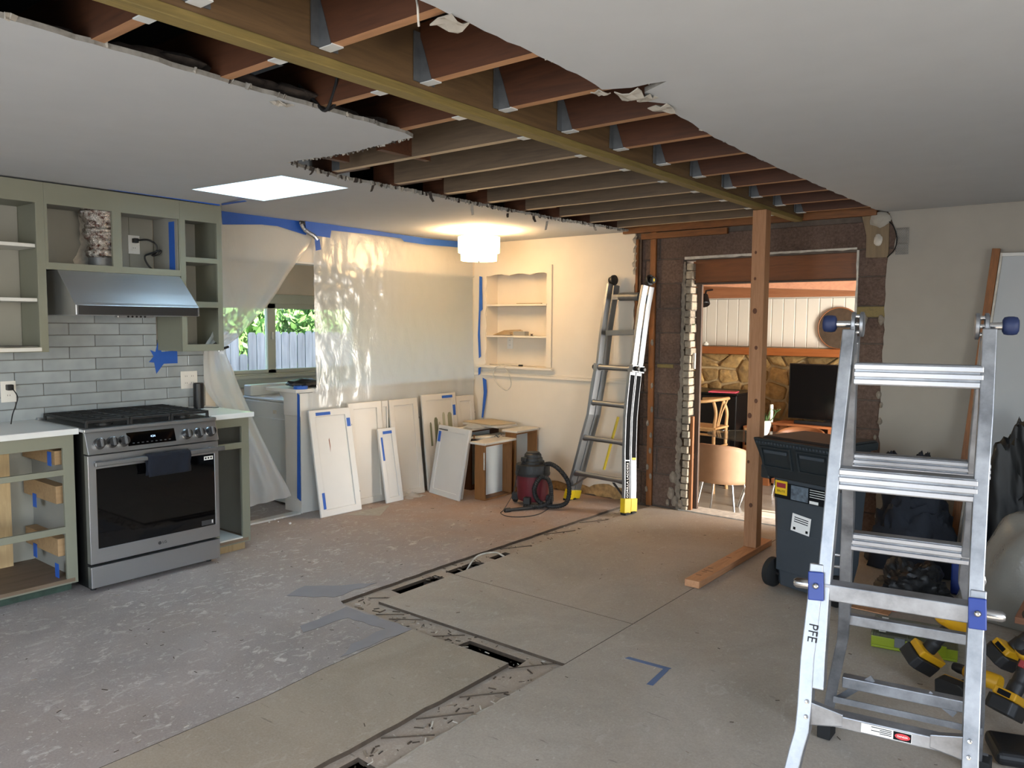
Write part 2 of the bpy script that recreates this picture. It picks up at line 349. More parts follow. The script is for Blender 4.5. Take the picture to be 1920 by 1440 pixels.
# plaster keys, paper shreds and lath stubs hanging from the torn edges
m = MB(); rr = random.Random(5)
for edge, n in ((le[8:], 60), (le2, 300), (re_[2:], 90)):
    for k in range(n):
        q = rr.randrange(len(edge)-1); t = rr.random(); x = lerp(edge[q][0], edge[q+1][0], t); y = lerp(edge[q][1], edge[q+1][1], t)
        w = rr.uniform(.002, .009); h = rr.uniform(.003, .012)*(1.4 if edge is le2 else .7)
        if y > 5.8 or y < .3: continue
        m.box(-w, w, -w*.5, w*.5, -h, .012, Matrix.Translation((x, y, CH+.006)) @ Euler((rr.uniform(-.5, .5), rr.uniform(-.5, .5), rr.uniform(0, 6))).to_matrix().to_4x4()); m.i[-6:] = [rr.choice((0, 0, 1, 2))]*6
stuff(m.build('plaster_crumbs', ['gypsum', 'paper_tear', 'insulation'], ce))
for px, py, hh, ln in ((885, 382, .075, 0), (806, 362, .05, 1), (1000, 404, .045, 1), (1026, 415, .07, 2), (952, 400, .03, 1), (700, 347, .04, 1), (1115, 425, .03, 2), (588, 318, .03, 1)):
    p = PZ(px, py, CH); d = rr.uniform(-.4, .4) if ln else .05
    m = MB(); m.grid([[p+Vector((-.008, 0, .01)), p+Vector((.008, .004, .01))], [p+Vector((-.011, d*.02, -hh*.5)), p+Vector((.010, d*.03, -hh*.5))], [p+Vector((-.004, d*.07, -hh)), p+Vector((.012, d*.07, -hh*.95))]])
    m.build('torn_paper_strip', ['paper_tear', 'insulation', 'gypsum'][ln], ce, solid=.003)
for px, py, s_ in ((845, 38, .06), (1185, 172, .07), (1212, 180, .05), (1242, 200, .06), (1126, 172, .04), (520, 190, .035), (540, 195, .025)):
    p = PZ(px, py, CH+.002); rr.seed(px); m = MB(); g = []
    for i in range(4): g.append([p+Vector(((j-1.5)*s_*.4+rr.uniform(-.3, .3)*s_*.3, (i-1.5)*s_*.4, -rr.random()*s_*.35)) for j in range(4)])
    m.grid(g).build('plaster_flake', 'paper_tear', ce, solid=.004)
# skylight shaft
sh = [(-4.44, 2.50), (-3.625, 2.56), (-3.635, 3.033), (-4.47, 3.02)]
m = MB(); top = [(x*1.0, y) for x, y in sh]
for k in range(4):
    a, b = sh[k], sh[(k+1) % 4]
    m.add([(*a, CH), (*b, CH), (*b, CH+.60), (*a, CH+.60)], [(0, 1, 2, 3)])
plain('shaft', '#e6ebee', .7, var=.01); m.build('skylight_shaft', 'shaft', ce, solid=.01)
s = N('skylight_glow'); s.set(Base_Color=(.75, .88, .95, 1), Emission_Color=(.60, .84, 1, 1), Emission_Strength=9.0)  # emissive pane: its glow stands in for the sky above
MB().slab(sh, CH+.57, CH+.578).build('skylight_pane', 'skylight_glow', ce)
# joists hung on the beam, sheathing above
for k in range(13):
    y = 1.09-.412+k*.4122; zz = CH+.014
    if y < 5.7:
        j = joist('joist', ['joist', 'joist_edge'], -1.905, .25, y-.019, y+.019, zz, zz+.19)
        m = MB(); m.box(-1.908, -1.903, y-.048, y-.020, zz+.0, zz+.16); m.box(-1.908, -1.903, y+.020, y+.048, zz, zz+.16)
        
        for s_ in (-1, 1): m.hexa([Vector(p) for p in ((-1.905, y+s_*.0195, zz-.002), (-1.850, y+s_*.0195, zz-.002), (-1.850, y+s_*.0215, zz-.002), (-1.905, y+s_*.0215, zz-.002), (-1.905, y+s_*.0195, zz+.15), (-1.885, y+s_*.0195, zz+.10), (-1.885, y+s_*.0215, zz+.10), (-1.905, y+s_*.0215, zz+.15))])
        h = m.build('hanger', 'galv', j); BX('hanger_seat', 'galv_white', j, -1.905, -1.845, y-.021, y+.021, zz-.004, zz)
    y -= .03 if k < 6 else .0
    if y < 5.7:
        new = k >= 5
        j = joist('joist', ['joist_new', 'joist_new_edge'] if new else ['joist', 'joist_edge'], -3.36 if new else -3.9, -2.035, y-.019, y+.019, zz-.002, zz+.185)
        BX('hanger_seat', 'galv_white', j, -2.115, -2.036, y-.022, y+.022, zz-.006, zz-.002)
        if new:
            q = BX('joist', 'joist', ce, -3.58, -3.05-.1*(k % 2), y+.020, y+.058, zz, zz+.185)
            if k == 5: BX('hanger', 'galv', j, -3.36, -3.30, y-.022, y+.022, zz, zz+.14)
for a, b, y0, y1 in ((-3.35, -2.55, 2.25, 2.25), (-3.0, -2.4, 2.47, 2.47)):       # short blocking at the notch
    BX('blocking', 'joist', ce, a+.2, a+.238, y0+.03, y0+.35, CH+.014, CH+.16)
BX('ledger', 'lath_h', ce, -3.42, -1.42, 5.80, 5.838, CH-.02, CH+.10)
BX('ledger', 'lath_h', ce, -3.25, -2.5, 5.81, 5.84, CH-.075, CH-.028)
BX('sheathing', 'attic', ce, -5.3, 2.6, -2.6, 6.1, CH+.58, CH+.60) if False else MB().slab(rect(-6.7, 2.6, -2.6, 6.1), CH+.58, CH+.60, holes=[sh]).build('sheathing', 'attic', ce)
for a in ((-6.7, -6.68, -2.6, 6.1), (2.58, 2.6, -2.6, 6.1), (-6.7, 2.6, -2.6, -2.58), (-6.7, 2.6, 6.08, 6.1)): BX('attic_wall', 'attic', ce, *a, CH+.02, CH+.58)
def lump(c, r, seed, n=9, k=6):
    rr = random.Random(seed); m = MB(); vs = []; fs = []
    for i in range(k+1):
        th = math.pi*i/k
        for j in range(n):
            ph = 2*math.pi*j/n; d = Vector((math.sin(th)*math.cos(ph), math.sin(th)*math.sin(ph), math.cos(th)))
            q = 1+.35*noise.noise(d*2.3+Vector((seed, 0, 0))); vs.append(Vector(c)+Vector((d.x*r[0], d.y*r[1], d.z*r[2]))*q)
    for i in range(k):
        for j in range(n): fs.append((i*n+j, (i+1)*n+j, (i+1)*n+(j+1) % n, i*n+(j+1) % n))
    return m.add(vs, fs)
m = MB(); rr = random.Random(3)
for k in range(26):
    y = rr.uniform(.6, 2.3); q = lump((rr.uniform(-2.62, -2.45), y, CH+.05), (.06, .09, .022), k); m.add(q.v, q.f)
stuff(m.build('loose_insulation', 'insulation', ce, smooth=60))
for pts in ([(635, 125, .12), (628, 165, .06), (611, 207, -.012), (590, 190, .03), (560, 160, .09)], [(652, 140, .1), (640, 175, .05), (613, 206, -.005), (575, 178, .06)], [(672, 145, .12), (655, 178, .06), (615, 205, .0), (600, 196, .02)]):
    MB().tube(spline([PZ(x, y, CH+z) for x, y, z in pts]), .006, 6).build('hanging_cable', 'dark', ce, smooth=60)
MB().tube(spline([PZ(781, 0, CH+.02), PZ(783, 15, CH-.005), PZ(784, 35, CH-.03), PZ(785, 49, CH-.05)]), .003, 5).build('hanging_string', 'edge_paint', ce)

# flush beam, strip under it, post and sole plate
bm_ = thing('support_beam', 'long built-up timber beam across the opened ceiling with a greenish treated strip below', 'beam', (-1.97, 2.8, CH))
for x0, x1 in ((-2.033, -1.993), (-1.992, -1.952), (-1.951, -1.911)): BX('ply', 'beam_wood', bm_, x0, x1, .2, 5.79, CH-.004, CH+.24)
BX('nailer_strip', 'treated', bm_, -1.965, -1.906, .2, 5.76, CH-.034, CH-.005, .003)
po = thing('support_post', 'square raw fir post with knots holding up the ceiling beam', 'post', (-1.93, 5.055, .042))
MB().hexa([Vector(p) for p in ((-1.978, 5.01, .042), (-1.89, 5.01, .042), (-1.89, 5.10, .042), (-1.978, 5.10, .042), (-1.978, 5.0, CH-.036), (-1.888, 5.0, CH-.036), (-1.888, 5.09, CH-.036), (-1.978, 5.09, CH-.036))]).build('post_body', 'post_wood', po, bevel=.004)
for dx, z in ((.03, 1.83), (.035, 1.62), (.02, .93), (.06, 1.03), (.02, .62), (.05, 1.38), (.045, .33), (.03, 2.0)):
    MB().lathe([(.011+.004*math.sin(z*9), 0), (.008, .0012)], 12, Matrix.Translation((-1.978+dx, 5.0065-.01*(z-.04)/2.23, z)) @ Matrix.Rotation(R(90), 4, 'X') @ Matrix.Scale(1.3, 4, (0, 1, 0))).build('knot', 'knot', po)
sp = thing('sole_plate', 'flat two-by-four plank under the fir post on the subfloor', 'plank', (-1.93, 4.7, 0))
BX('plank', 'plate_wood', sp, -1.98, -1.888, 4.135, 5.30, 0, .0415, .003)
for y in (4.25, 4.33, 4.36, 4.42, 4.70): BX('ink_mark', 'dark', sp, -1.965, -1.93 if y != 4.36 else -1.905, y, y+.006, .0415, .0418)
# ------------------------------------------------------------------ walls
def xz(name, mat, par, outer, y, t, holes=()): return MB().slab(outer, 0, t, holes, Mxz(y)).build(name, mat, par)
wb = struct(MB().slab([(XL-.1, -.4), (2.6, -.4), (2.6, 3.3), (XL-.1, 3.3)], 0, .17, [rect(-2.88, -1.55, -.03, 2.05), rect(-4.985, -4.225, 1.10, 2.03)], Mxz(6.04)).build('wall_back', 'mortar'))
# painted plaster left of the opening, with a niche cut in
ed = [(a, b) for a, b in ragged([(-3.32, -.0), (-3.325, .5), (-3.315, 1.2), (-3.33, 1.6), (-3.318, 2.0), (-3.325, CH+.02)], .05, .008, 41)]
base_tear = ragged([(-3.32, .10), (-3.6, .12), (-3.75, .07), (-4.1, .08), (-4.6, 0), (XL, 0)], .05, .012, 44)
xz('plaster_field', 'cream_wall', wb, [p for p in ed if p[1] > .11]+[(XL, CH+.02)]+base_tear[::-1], YB+.02, .02, [rect(-4.985, -4.225, 1.10, 2.03)])
xz('broken_plaster', 'tan_rubble', wb, ragged([(-3.33, .0), (-4.2, 0), (-4.2, .10), (-3.9, .11), (-3.33, .14), (-3.33, 0)], .04, .008, 46)[:-1], YB+.02, .012)
# right hand field
er = ragged([(-1.36, .0), (-1.345, .66), (-1.36, .95), (-1.35, 1.4), (-1.352, 1.7), (-1.345, 2.0), (-1.31, 2.04), (-1.295, 2.16), (-1.33, 2.25), (-1.36, CH+.01)], .045, .007, 51)
xz('drywall_field', 'drywall_back', wb, er+[(2.55, CH+.01), (2.55, 0)], YB+.02, .02)
# concrete blocks: course heights
def block(x0, x1, z0, z1, dy=0): return BX('concrete_block', 'block', wb, x0+.004, x1-.004, YB+.008+dy, YB+.05, z0+.004, z1-.004, .004, seg=1)
rr = random.Random(8)
block(-3.095, -1.30, 2.065, 2.258); block(-3.32, -3.10, 2.065, 2.258)
zs = [2.065, 1.865, 1.662, 1.46, 1.205, .955, .745, .505, .275, .0]
for k, (a, b) in enumerate(zip(zs, zs[1:])):
    xm = -3.09 if k % 2 else -3.23
    block(-3.40, xm, b, a, rr.uniform(0, .008)); block(xm, -2.89+rr.uniform(-.01, .01), b, a, rr.uniform(0, .006))
zr = [2.065, 1.875, 1.668]; 
for a, b in zip(zr, zr[1:]): block(-1.545, -1.30, b, a, rr.uniform(0, .006))
BX('wood_nailer', 'treated', wb, -1.54, -1.345, YB+.004, YB+.05, 1.59, 1.664, .003)
BX('wood_nailer', 'treated', wb, -3.10, -2.95, YB+.004, YB+.05, 1.17, 1.20, .003)
zr = [1.587, 1.403, 1.205, 1.005, .80, .60, .40, .2, 0]
for k, (a, b) in enumerate(zip(zr, zr[1:])): block(-1.53, -1.28, b, a, rr.uniform(0, .006))
# thin pale bricks packed in the jamb
z = 2.03; k = 0
while z > .02:
    h = .062+.006*math.sin(k*1.7); x1 = -2.80+rr.uniform(-.008, .008); x0 = x1-.05-rr.uniform(0, .012)
    b = BX('brick', 'pale_brick', wb, x0, x1, YB-.004+rr.uniform(0, .012), YB+.15, max(z-h, .005), z-.008, .004, seg=1); z -= h; k += 1
m = MB(); rr = random.Random(4)                               # mortar squeezed out between blocks and bricks
for k in range(230):
    z = .02+2.0*k/230+rr.uniform(-.01, .01); w = .006+.020*(1 if z < 1.0 else .25)*rr.random()
    q = lump((-2.878+rr.uniform(-.010, .010)-(.016 if z < 1 else 0), YB+.016, z), (w, .009, .022+.03*rr.random()), k, 7, 6)
    for p in q.v: p.x += .012*noise.noise(p*45); p.z += .012*noise.noise(p*38+Vector((5, 0, 0)))
    m.add(q.v, q.f)
m.build('squeezed_mortar', 'old_mortar', wb)
for k, (px, py, s_) in enumerate(((1262, 895, .05), (1258, 925, .055), (1265, 940, .05), (1275, 945, .04), (1252, 942, .03), (1620, 600, .04), (1652, 600, .035), (1640, 820, .02), (1650, 790, .025), (1648, 740, .03), (1652, 760, .02))):
    p = PY(px, py, YB); lump((p.x, YB-.0, max(p.z, .02)), (s_*.6, .018, s_), k+60, 7, 5).build('mortar_lump', 'old_mortar', wb)
xz('mortar_bead', 'edge_paint', wb, ragged([(-2.87, 2.055), (-2.6, 2.058), (-2.2, 2.062), (-1.55, 2.066)], .05, .004, 3)+[(-1.55, 2.08), (-2.87, 2.076)], YB+.03, .03)
# furring strips
def strip(name, mat, x0, x1, z0, z1, y0=.0, lean=0): return MB().hexa([Vector(p) for p in ((x0, YB+y0-.022, z0), (x1, YB+y0-.022, z0), (x1, YB+y0, z0), (x0, YB+y0, z0), (x0+lean, YB+y0-.022, z1), (x1+lean, YB+y0-.022, z1), (x1+lean, YB+y0, z1), (x0+lean, YB+y0, z1))]).build(name, mat, wb, bevel=.002)
strip('furring_strip', 'lath', -3.165, -3.115, .0, 2.30, lean=-.005); strip('furring_strip', 'lath', -3.31, -3.285, .9, 2.24, .004); strip('furring_strip', 'stained_dark', -3.275, -3.255, .3, 2.24, .006)
rr = random.Random(15)
for k in range(9):
    z = [.82, .70, .47, .33, .25, .14, 1.02, 1.38, .6][k]; x = -3.14+rr.uniform(-.02, .02); lump((x, YB-.03, z), (.013, .008, .026), k+90, 7, 5).build('plaster_blob', 'old_mortar', wb)
for k, z in enumerate((2.24, 2.16, 2.10, 2.04, 1.98)):
    p = Vector((-3.31, YB-.01, z)); MB().grid([[p+Vector((-.012, 0, .03)), p+Vector((.012, -.01, .03))], [p+Vector((-.02+.01*(k % 3), -.03, 0)), p+Vector((.012, -.03, .0))], [p+Vector((-.012, -.02-.01*(k % 2), -.03)), p+Vector((.014, -.03, -.035))]]).build('torn_paper_strip', 'paper_tear', wb, solid=.003)
# plywood patch, wire and expanded metal lath in the corner
wood('ply_patch', '#8c7758', '#6f5c43', 'z', .7)
xz('plywood_patch', 'ply_patch', wb, [(-1.525, 2.30), (-1.49, 2.16), (-1.487, 2.005), (-1.343, 2.0), (-1.345, 2.30)], YB+.006, .014)
lump((-1.40, YB-.02, 2.26), (.07, .02, .05), 77).build('mortar_lump', 'paper_tear', wb, smooth=50); lump((-1.41, YB-.015, 2.12), (.03, .012, .04), 78).build('mortar_lump', 'edge_paint', wb, smooth=50)
MB().tube(spline([(-1.35, YB-.02, 2.25), (-1.31, YB-.03, 2.20), (-1.288, YB-.03, 2.12), (-1.30, YB-.03, 2.05), (-1.345, YB-.02, 2.0)]), .004, 5).build('bent_wire', 'dark', wb)
m = MB()
for i in range(-2, 12):
    for sgn in (1, -1):
        x0 = -1.30+i*.011; pts = []
        for k in range(12):
            z = 2.195-k*.0165; pts.append((x0+sgn*.006*(1 if k % 2 else -1), YB-.022-.004*math.sin(k), z))
        pts = [p for p in pts if -1.30+.0*p[2] < p[0] < -1.215]
        if len(pts) > 1: m.tube(pts, .0012, 3, False)
stuff(m.build('metal_lath', 'galv', wb))
# frame of the opening to the sunken dining room
BX('door_header', 'stained', wb, -2.80, -1.55, YB+.06, YB+.10, 1.868, 2.06, .004)
BX('door_header_cap', 'stained_dark', wb, -2.80, -1.55, YB+.055, YB+.15, 1.855, 1.868)
BX('door_jamb', 'stained_dark', wb, -2.80, -2.757, YB+.10, YB+.13, .0, 1.86, .003)
BX('door_stop', 'lath', wb, -2.80, -2.775, YB+.03, YB+.06, 0, .78, .002); BX('strike_plate', 'edge_paint', wb, -2.795, -2.778, YB+.04, YB+.062, 1.17, 1.30, .002)
BX('door_jamb', 'stained_dark', wb, -1.556, -1.545, YB+.08, YB+.17, 0, 2.05, .003)
xz('mortar_bead', 'edge_paint', wb, ragged([(-1.552, .1), (-1.55, 2.06)], .05, .004, 7)+[(-1.535, 2.06), (-1.535, .1)], YB+.02, .02)
BX('threshold', 'edge_paint', wb, -2.88, -1.55, YB-.0, YB+.2, -.03, .004, .003)
# niche with scalloped trim, shelves, sill and chair rail
for a in ((-4.985, -4.965, 1.10, 2.03), (-4.245, -4.225, 1.10, 2.03), (-4.985, -4.225, 2.01, 2.03)): BX('niche_side', 'cream_wall', wb, a[0], a[1], YB, YB+.19, a[2], a[3])
BX('niche_back', 'cream_wall', wb, -5.0, -4.2, YB+.165, YB+.19, 1.05, 2.05)
top = [(-4.987, 2.06), (-4.184, 2.06), (-4.184, 1.125), (-4.225, 1.125)]
wav = [(-4.228+.010*math.sin(z*26), z) for z in [1.125+.02*i for i in range(43)]]
sc_ = [(-4.235-.0185*i, 1.985+.016*abs(math.sin(i*.235+.6))) for i in range(40)]
wavl = [(-4.965+.008*math.sin(z*30), z) for z in [1.98-.02*i for i in range(43)]]
m = MB().slab(top+wav[1:]+sc_+wavl+[(-4.987, 1.13)], 0, .016, (), Mxz(YB+.002)); m.build('scalloped_trim', 'cream_wall', wb)
for z in (1.715, 1.415): BX('niche_shelf', 'cream_wall', wb, -4.968, -4.24, YB-.008, YB+.165, z-.018, z, .002)
BX('niche_sill', 'cream_wall', wb, -5.07, -4.15, YB-.05, YB+.165, 1.098, 1.122, .005)
for z0, z1, d in ((1.045, 1.062, .012), (1.02, 1.045, .020)): BX('chair_rail', 'cream_wall', wb, XP, -3.33, YB-d, YB, z0, z1, .004)
BX('niche_edge_bead', 'cream_wall', wb, -4.186, -4.176, YB-.018, YB, 1.125, 2.07, .002)

# kitchen wall with its tiles, partition, header, pony wall
wk = struct(MB().slab(rect(-2.55, 3.05, -.05, CH+.6), -.12, 0, (), Myz(XK)).build('wall_left', 'cream_wall'))
MB().slab(rect(XL, XK-.121, 3.06, 3.14), 0, CH+.6).build('laundry_partition', 'cream_wall', wk)
s = N('tile'); nz = s.noise(5, 3, .5); s.set(Base_Color=s.vary(s.ramp(nz, (.3, '#8b9396'), (.7, '#a6adb0')), .06), Roughness=.12); s.bump(s.noise(14, 2, .5, s.coord((1, 1, 2.2))), .35, .006)
plain('grout', '#6d6c68', .9)
BX('grout_bed', 'grout', wk, XK, XK+.006, .9, 2.98, .90, 1.40); BX('grout_bed', 'grout', wk, XK, XK+.006, 1.846, 2.642, 1.39, 1.62)
tiles = {}
def tile(y0, y1, z0, z1):
    k = (round(y1-y0, 3), round(z1-z0, 3))
    if k not in tiles:
        o = BX('tile', 'tile', wk, 0, .010, 0, y1-y0, 0, z1-z0, .003, seg=1); o.location = (XK+.004, y0, z0); tiles[k] = o
    else:
        o = share(tiles[k], 'tile', wk, (XK+.004, y0, z0)); md = o.modifiers.new('bevel', 'BEVEL'); md.width = .003; md.segments = 1
TH, TW = .0733, .31
for r_ in range(10):
    z0 = .925+r_*TH; lo, hi = (.9, 2.98) if r_ < 6 else (1.846, 2.642)
    y = 1.62-(TW/2 if r_ % 2 else 0)-TW*4
    while y < hi:
        a, b = max(y, lo), min(y+TW, hi)
        if b-a > .02: tile(a, b-.004, z0, z0+TH-.004)
        y += TW
BX('wall_end_trim', 'cream_wall', wk, XK-.12, XK+.012, 2.985, 3.06, .93, 2.3)
# header over the laundry opening, the half wall and its cap
hd = struct(BX('trim_1', 'cream_wall', None, XP-.12, XP, 3.06, YB-.001, 2.0, CH+.3)); BX('header_soffit_bead', 'white_trim', hd, XP-.13, XP+.003, 3.06, YB-.001, 1.985, 2.0, .002)
pw = struct(BX('wall_pony', 'white_trim', None, XP-.21, XP, 3.77, YB-.001, 0, .965, .003))
BX('cap_board', 'white_trim', pw, XP-.40, XP+.012, 3.72, YB-.001, .968, .998, .004)
BX('panel_board', 'white_trim', pw, XP-.215, XP+.004, 3.763, 3.775, .78, .965, .002); BX('panel_board', 'white_trim', pw, XP-.215, XP+.004, 3.765, 3.775, .0, .10, .002)
m = MB(); m.slab([(0, 0), (.13, 0), (.10, -.03), (.05, -.06), (.03, -.12), (0, -.13)], 0, .04, (), Matrix(((-1, 0, 0, XP-.21), (0, 0, 1, 3.80), (0, 1, 0, .966), (0, 0, 0, 1)))); m.build('corbel', 'white_trim', pw, bevel=.003)
struct(BX('trim_2', 'white_trim', None, -5.20, -5.115, 3.02, 3.75, .0, .012, .002)); 
# laundry outer wall with a sliding window; the garden beyond
wy0, wy1, wz0, wz1 = 3.42, 5.60, 1.03, 1.71
wo = struct(MB().slab(rect(3.05, 6.1, -.4, CH+.6), -.12, 0, [rect(wy0, wy1, wz0, wz1)], Myz(XL)).build('wall_laundry', 'cream_wall'))
plain('vinyl_frame', '#b9c0b4', .4, var=.02)
w1 = struct(BX('window_1', 'vinyl_frame', None, XL-.08, XL+.01, wy0-.03, wy1+.03, wz0-.04, wz0, .004))
ym = 4.53
for a in ((wy0, wy1, wz1-.05, wz1), (wy0, wy1, wz0, wz0+.035), (wy0, wy0+.04, wz0, wz1), (wy1-.04, wy1, wz0, wz1), (ym-.045, ym+.045, wz0, wz1)): BX('sash', 'vinyl_frame', w1, XL-.06, XL-.01, *a, .003)
for a in ((wy0-.09, wy1+.09, wz1, wz1+.09), (wy0-.09, wy1+.09, wz0-.13, wz0-.04), (wy0-.09, wy0, wz0, wz1), (wy1, wy1+.09, wz0, wz1)): BX('window_casing', 'vinyl_frame', w1, XL, XL+.015, *a, .003)
BX('window_sill', 'vinyl_frame', w1, XL, XL+.06, wy0-.1, wy1+.1, wz0-.045, wz0-.015, .004); BX('window_latch', 'galv_white', w1, XL-.01, XL+.012, ym-.012, ym+.012, 1.36, 1.43, .004)
s = N('pane_glass'); s.t.nodes.remove(s.b); g = s.n('BsdfGlossy'); g.inputs[1].default_value = 0; tr = s.n('BsdfTransparent'); fr = s.n('Fresnel'); fr.inputs[0].default_value = 1.4; mx = s.n('MixShader')
s.l(fr.outputs[0], mx.inputs[0]); s.l(tr.outputs[0], mx.inputs[1]); s.l(g.outputs[0], mx.inputs[2]); s.l(mx.outputs[0], s.out.inputs[0])
for a, b in ((wy0+.04, ym-.045), (ym+.045, wy1-.04)): BX('pane', 'pane_glass', w1, XL-.04, XL-.036, a, b, wz0+.03, wz1-.045)
# walls behind the camera with their window openings
wr = struct(MB().slab(rect(-5.3, 2.6, -.05, CH+.6), 0, .1, [rect(-2.65, .05, .5, 2.2)], Mxz(-2.5)).build('wall_rear', 'drywall'))
ws = struct(MB().slab(rect(-2.55, 5.87, -.05, CH+.6), 0, .1, [rect(-.55, 1.75, .55, 2.15)], Myz(2.5)).build('wall_right', 'drywall'))
plain('shade_roofing', '#4a4642', .9, var=.2)
struct(MB().slab(rect(-7.25, 2.9, -2.9, 9.9), CH+.61, CH+1.12).build('roof', 'shade_roofing'))  # unseen roof slab added, overhang sized to keep the garden fence in shade
# ------------------------------------------------------------------ kitchen run along the left wall
plain('sage', '#7d7e6f', .45, var=.02)
plain('cab_inside', '#8f8e86', .6, var=.03)
plain('cab_white', '#d3d2cc', .5, var=.02)
wood('raw_ply', '#a68863', '#8b6f4f', 'y', .7); wood('raw_pine', '#b39b73', '#9a815c', 'z', .7, knots=True); wood('floor_of_cab', '#7d6a58', '#65543f', 'y', .5)
plain('quartz', '#d7d9d8', .25, var=.02, scale=3)
plain('toe_green', '#2f4238', .7, var=.3, scale=20)
def steel(name, col, rough, axis):
    s = N(name); sc = {'y': (60, .6, 60), 'z': (60, 60, .6)}[axis]
    nz = s.noise(14, 2, .5, s.coord(sc)); s.set(Base_Color=s.ramp(nz, (.3, tuple(v*.95 for v in hx(col)[:3])+(1,)), (.7, hx(col))), Metallic=1.0, Roughness=s.ramp(nz, (.3, (rough*.95,)*3+(1,)), (.7, (rough*1.05,)*3+(1,)))); return s.m
steel('steel', '#bcbfc3', .36, 'y'); steel('steel_dark', '#6a6a6b', .32, 'y'); steel('steel_hood', '#d4d6da', .42, 'y'); steel('alu', '#8f9296', .46, 'z')
plain('chrome', '#c5c6c8', .22, 1.0, var=.02)
plain('black_glass', '#050506', .04, var=.0, Specular_IOR_Level=.6); plain('black_enamel', '#0b0b0c', .35, var=.05); plain('cast_iron', '#141415', .55, var=.1, bump=.2)
plain('black_plastic', '#0d0d0f', .45, var=.05); plain('tape_blue', '#2459b0', .6, var=.05, scale=15, bump=.15, bscale=40)
plain('white_plastic', '#dedcd6', .35, var=.01); plain('towel', '#0b1220', .95, var=.2, bump=.4, bscale=120)
plain('label_white', '#e4e4e2', .6, var=.0); plain('label_black', '#101010', .5, var=0); plain('logo_grey', '#3a3a3c', .4, var=0)
s = N('digits'); s.set(Base_Color=(0, 0, 0, 1), Emission_Color=(.45, .65, 1, 1), Emission_Strength=2.0)
UX, BF = -4.84, -4.60
def tape_poly(name, par, plane, pts, mat='tape_blue', d=.0012):      # strip of tape given as pixels on an x plane
    P = [PX(x, y, plane) for x, y in pts]; return MB().slab([(p.y, p.z) for p in P], 0, d, (), Myz(plane)).build(name, mat, par)
def frame_with_holes(par, x, y0, y1, z0, z1, holes, t=.02, mat='sage', name='face_frame'):
    return MB().slab(rect(y0, y1, z0, z1), -t, 0, [rect(*h) for h in holes], Myz(x)).build(name, mat, par, bevel=.0015)
# --- upper cabinets
uL = thing('wall_cabinet', 'open sage wall cabinet with bare shelves left of the range hood', 'cabinet', (XK, 1.35, 1.345))
frame_with_holes(uL, UX, 1.0, 1.842, 1.345, 2.30, [(1.05, 1.797, 1.375, 2.182)])
BX('side_panel', 'sage', uL, XK+.01, UX-.02, 1.822, 1.842, 1.345, 2.30); BX('side_panel', 'sage', uL, XK+.01, UX-.02, 1.0, 1.02, 1.345, 2.30)
BX('back_panel', 'cab_inside', uL, XK+.004, XK+.014, 1.02, 1.82, 1.345, 2.30); BX('back_seam', 'sage', uL, XK+.014, XK+.018, 1.60, 1.603, 1.36, 2.18)
for z in (1.955, 1.65): BX('shelf', 'cab_white', uL, XK+.016, UX-.03, 1.02, 1.82, z-.02, z, .002)
BX('bottom_panel', 'cab_white', uL, XK+.016, UX+.015, 1.0, 1.80, 1.350, 1.372, .002); BX('top_panel', 'sage', uL, XK+.01, UX-.02, 1.02, 1.82, 2.19, 2.21)
uM = thing('wall_cabinet', 'open two-bay sage cabinet above the range hood with duct and cord inside', 'cabinet', (XK, 2.24, 1.815))
frame_with_holes(uM, UX, 1.8425, 2.6435, 1.815, 2.30, [(1.858, 2.217, 1.855, 2.182), (2.272, 2.637, 1.855, 2.18)])
BX('back_panel', 'cab_inside', uM, XK+.004, XK+.014, 1.8425, 2.63, 1.815, 2.30); BX('divider', 'sage', uM, XK+.02, UX-.02, 2.30, 2.315, 1.86, 2.29) if False else None
BX('side_panel', 'cab_inside', uM, XK+.014, UX-.021, 1.8425, 1.852, 1.83, 2.29); BX('side_panel', 'cab_inside', uM, XK+.014, UX-.021, 2.634, 2.6435, 1.83, 2.29)
BX('bottom_panel', 'cab_white', uM, XK+.016, UX-.021, 1.853, 2.633, 1.822, 1.838); BX('top_panel', 'cab_inside', uM, XK+.01, UX-.021, 1.853, 2.633, 2.20, 2.21)
BX('back_seam', 'sage', uM, XK+.014, XK+.017, 2.47, 2.473, 1.84, 2.2); BX('tape_strip', 'tape_blue', uM, UX-.12, UX-.05, 2.632, 2.6335, 1.845, 2.17)
MB().slab(ragged([(2.14, 1.84), (2.24, 1.84), (2.22, 1.90), (2.28, 2.02), (2.22, 2.17), (2.16, 2.19), (2.17, 2.0), (2.12, 1.9)], .03, .008, 3), 0, .002, (), Myz(XK+.0145)).build('plaster_smear', 'edge_paint', uM)
uR = thing('wall_cabinet', 'narrow open sage wall cabinet of three cubbies beside the plastic curtain', 'cabinet', (XK, 2.79, 1.33))
frame_with_holes(uR, UX, 2.644, 2.938, 1.33, 2.30, [(2.68, 2.902, 1.945, 2.18), (2.68, 2.902, 1.657, 1.912), (2.68, 2.902, 1.375, 1.618)])
for a in ((2.644, 2.655), (2.927, 2.938)): BX('side_panel', 'sage', uR, XK+.012, UX-.021, *a, 1.33, 2.30)
BX('back_panel', 'cab_inside', uR, XK+.014, XK+.022, 2.656, 2.926, 1.33, 2.30)
for z in (1.93, 1.64, 1.355): BX('shelf', 'cab_inside', uR, XK+.023, UX-.021, 2.656, 2.926, z-.018, z)
BX('top_panel', 'cab_inside', uR, XK+.01, UX-.021, 2.656, 2.926, 2.20, 2.21)
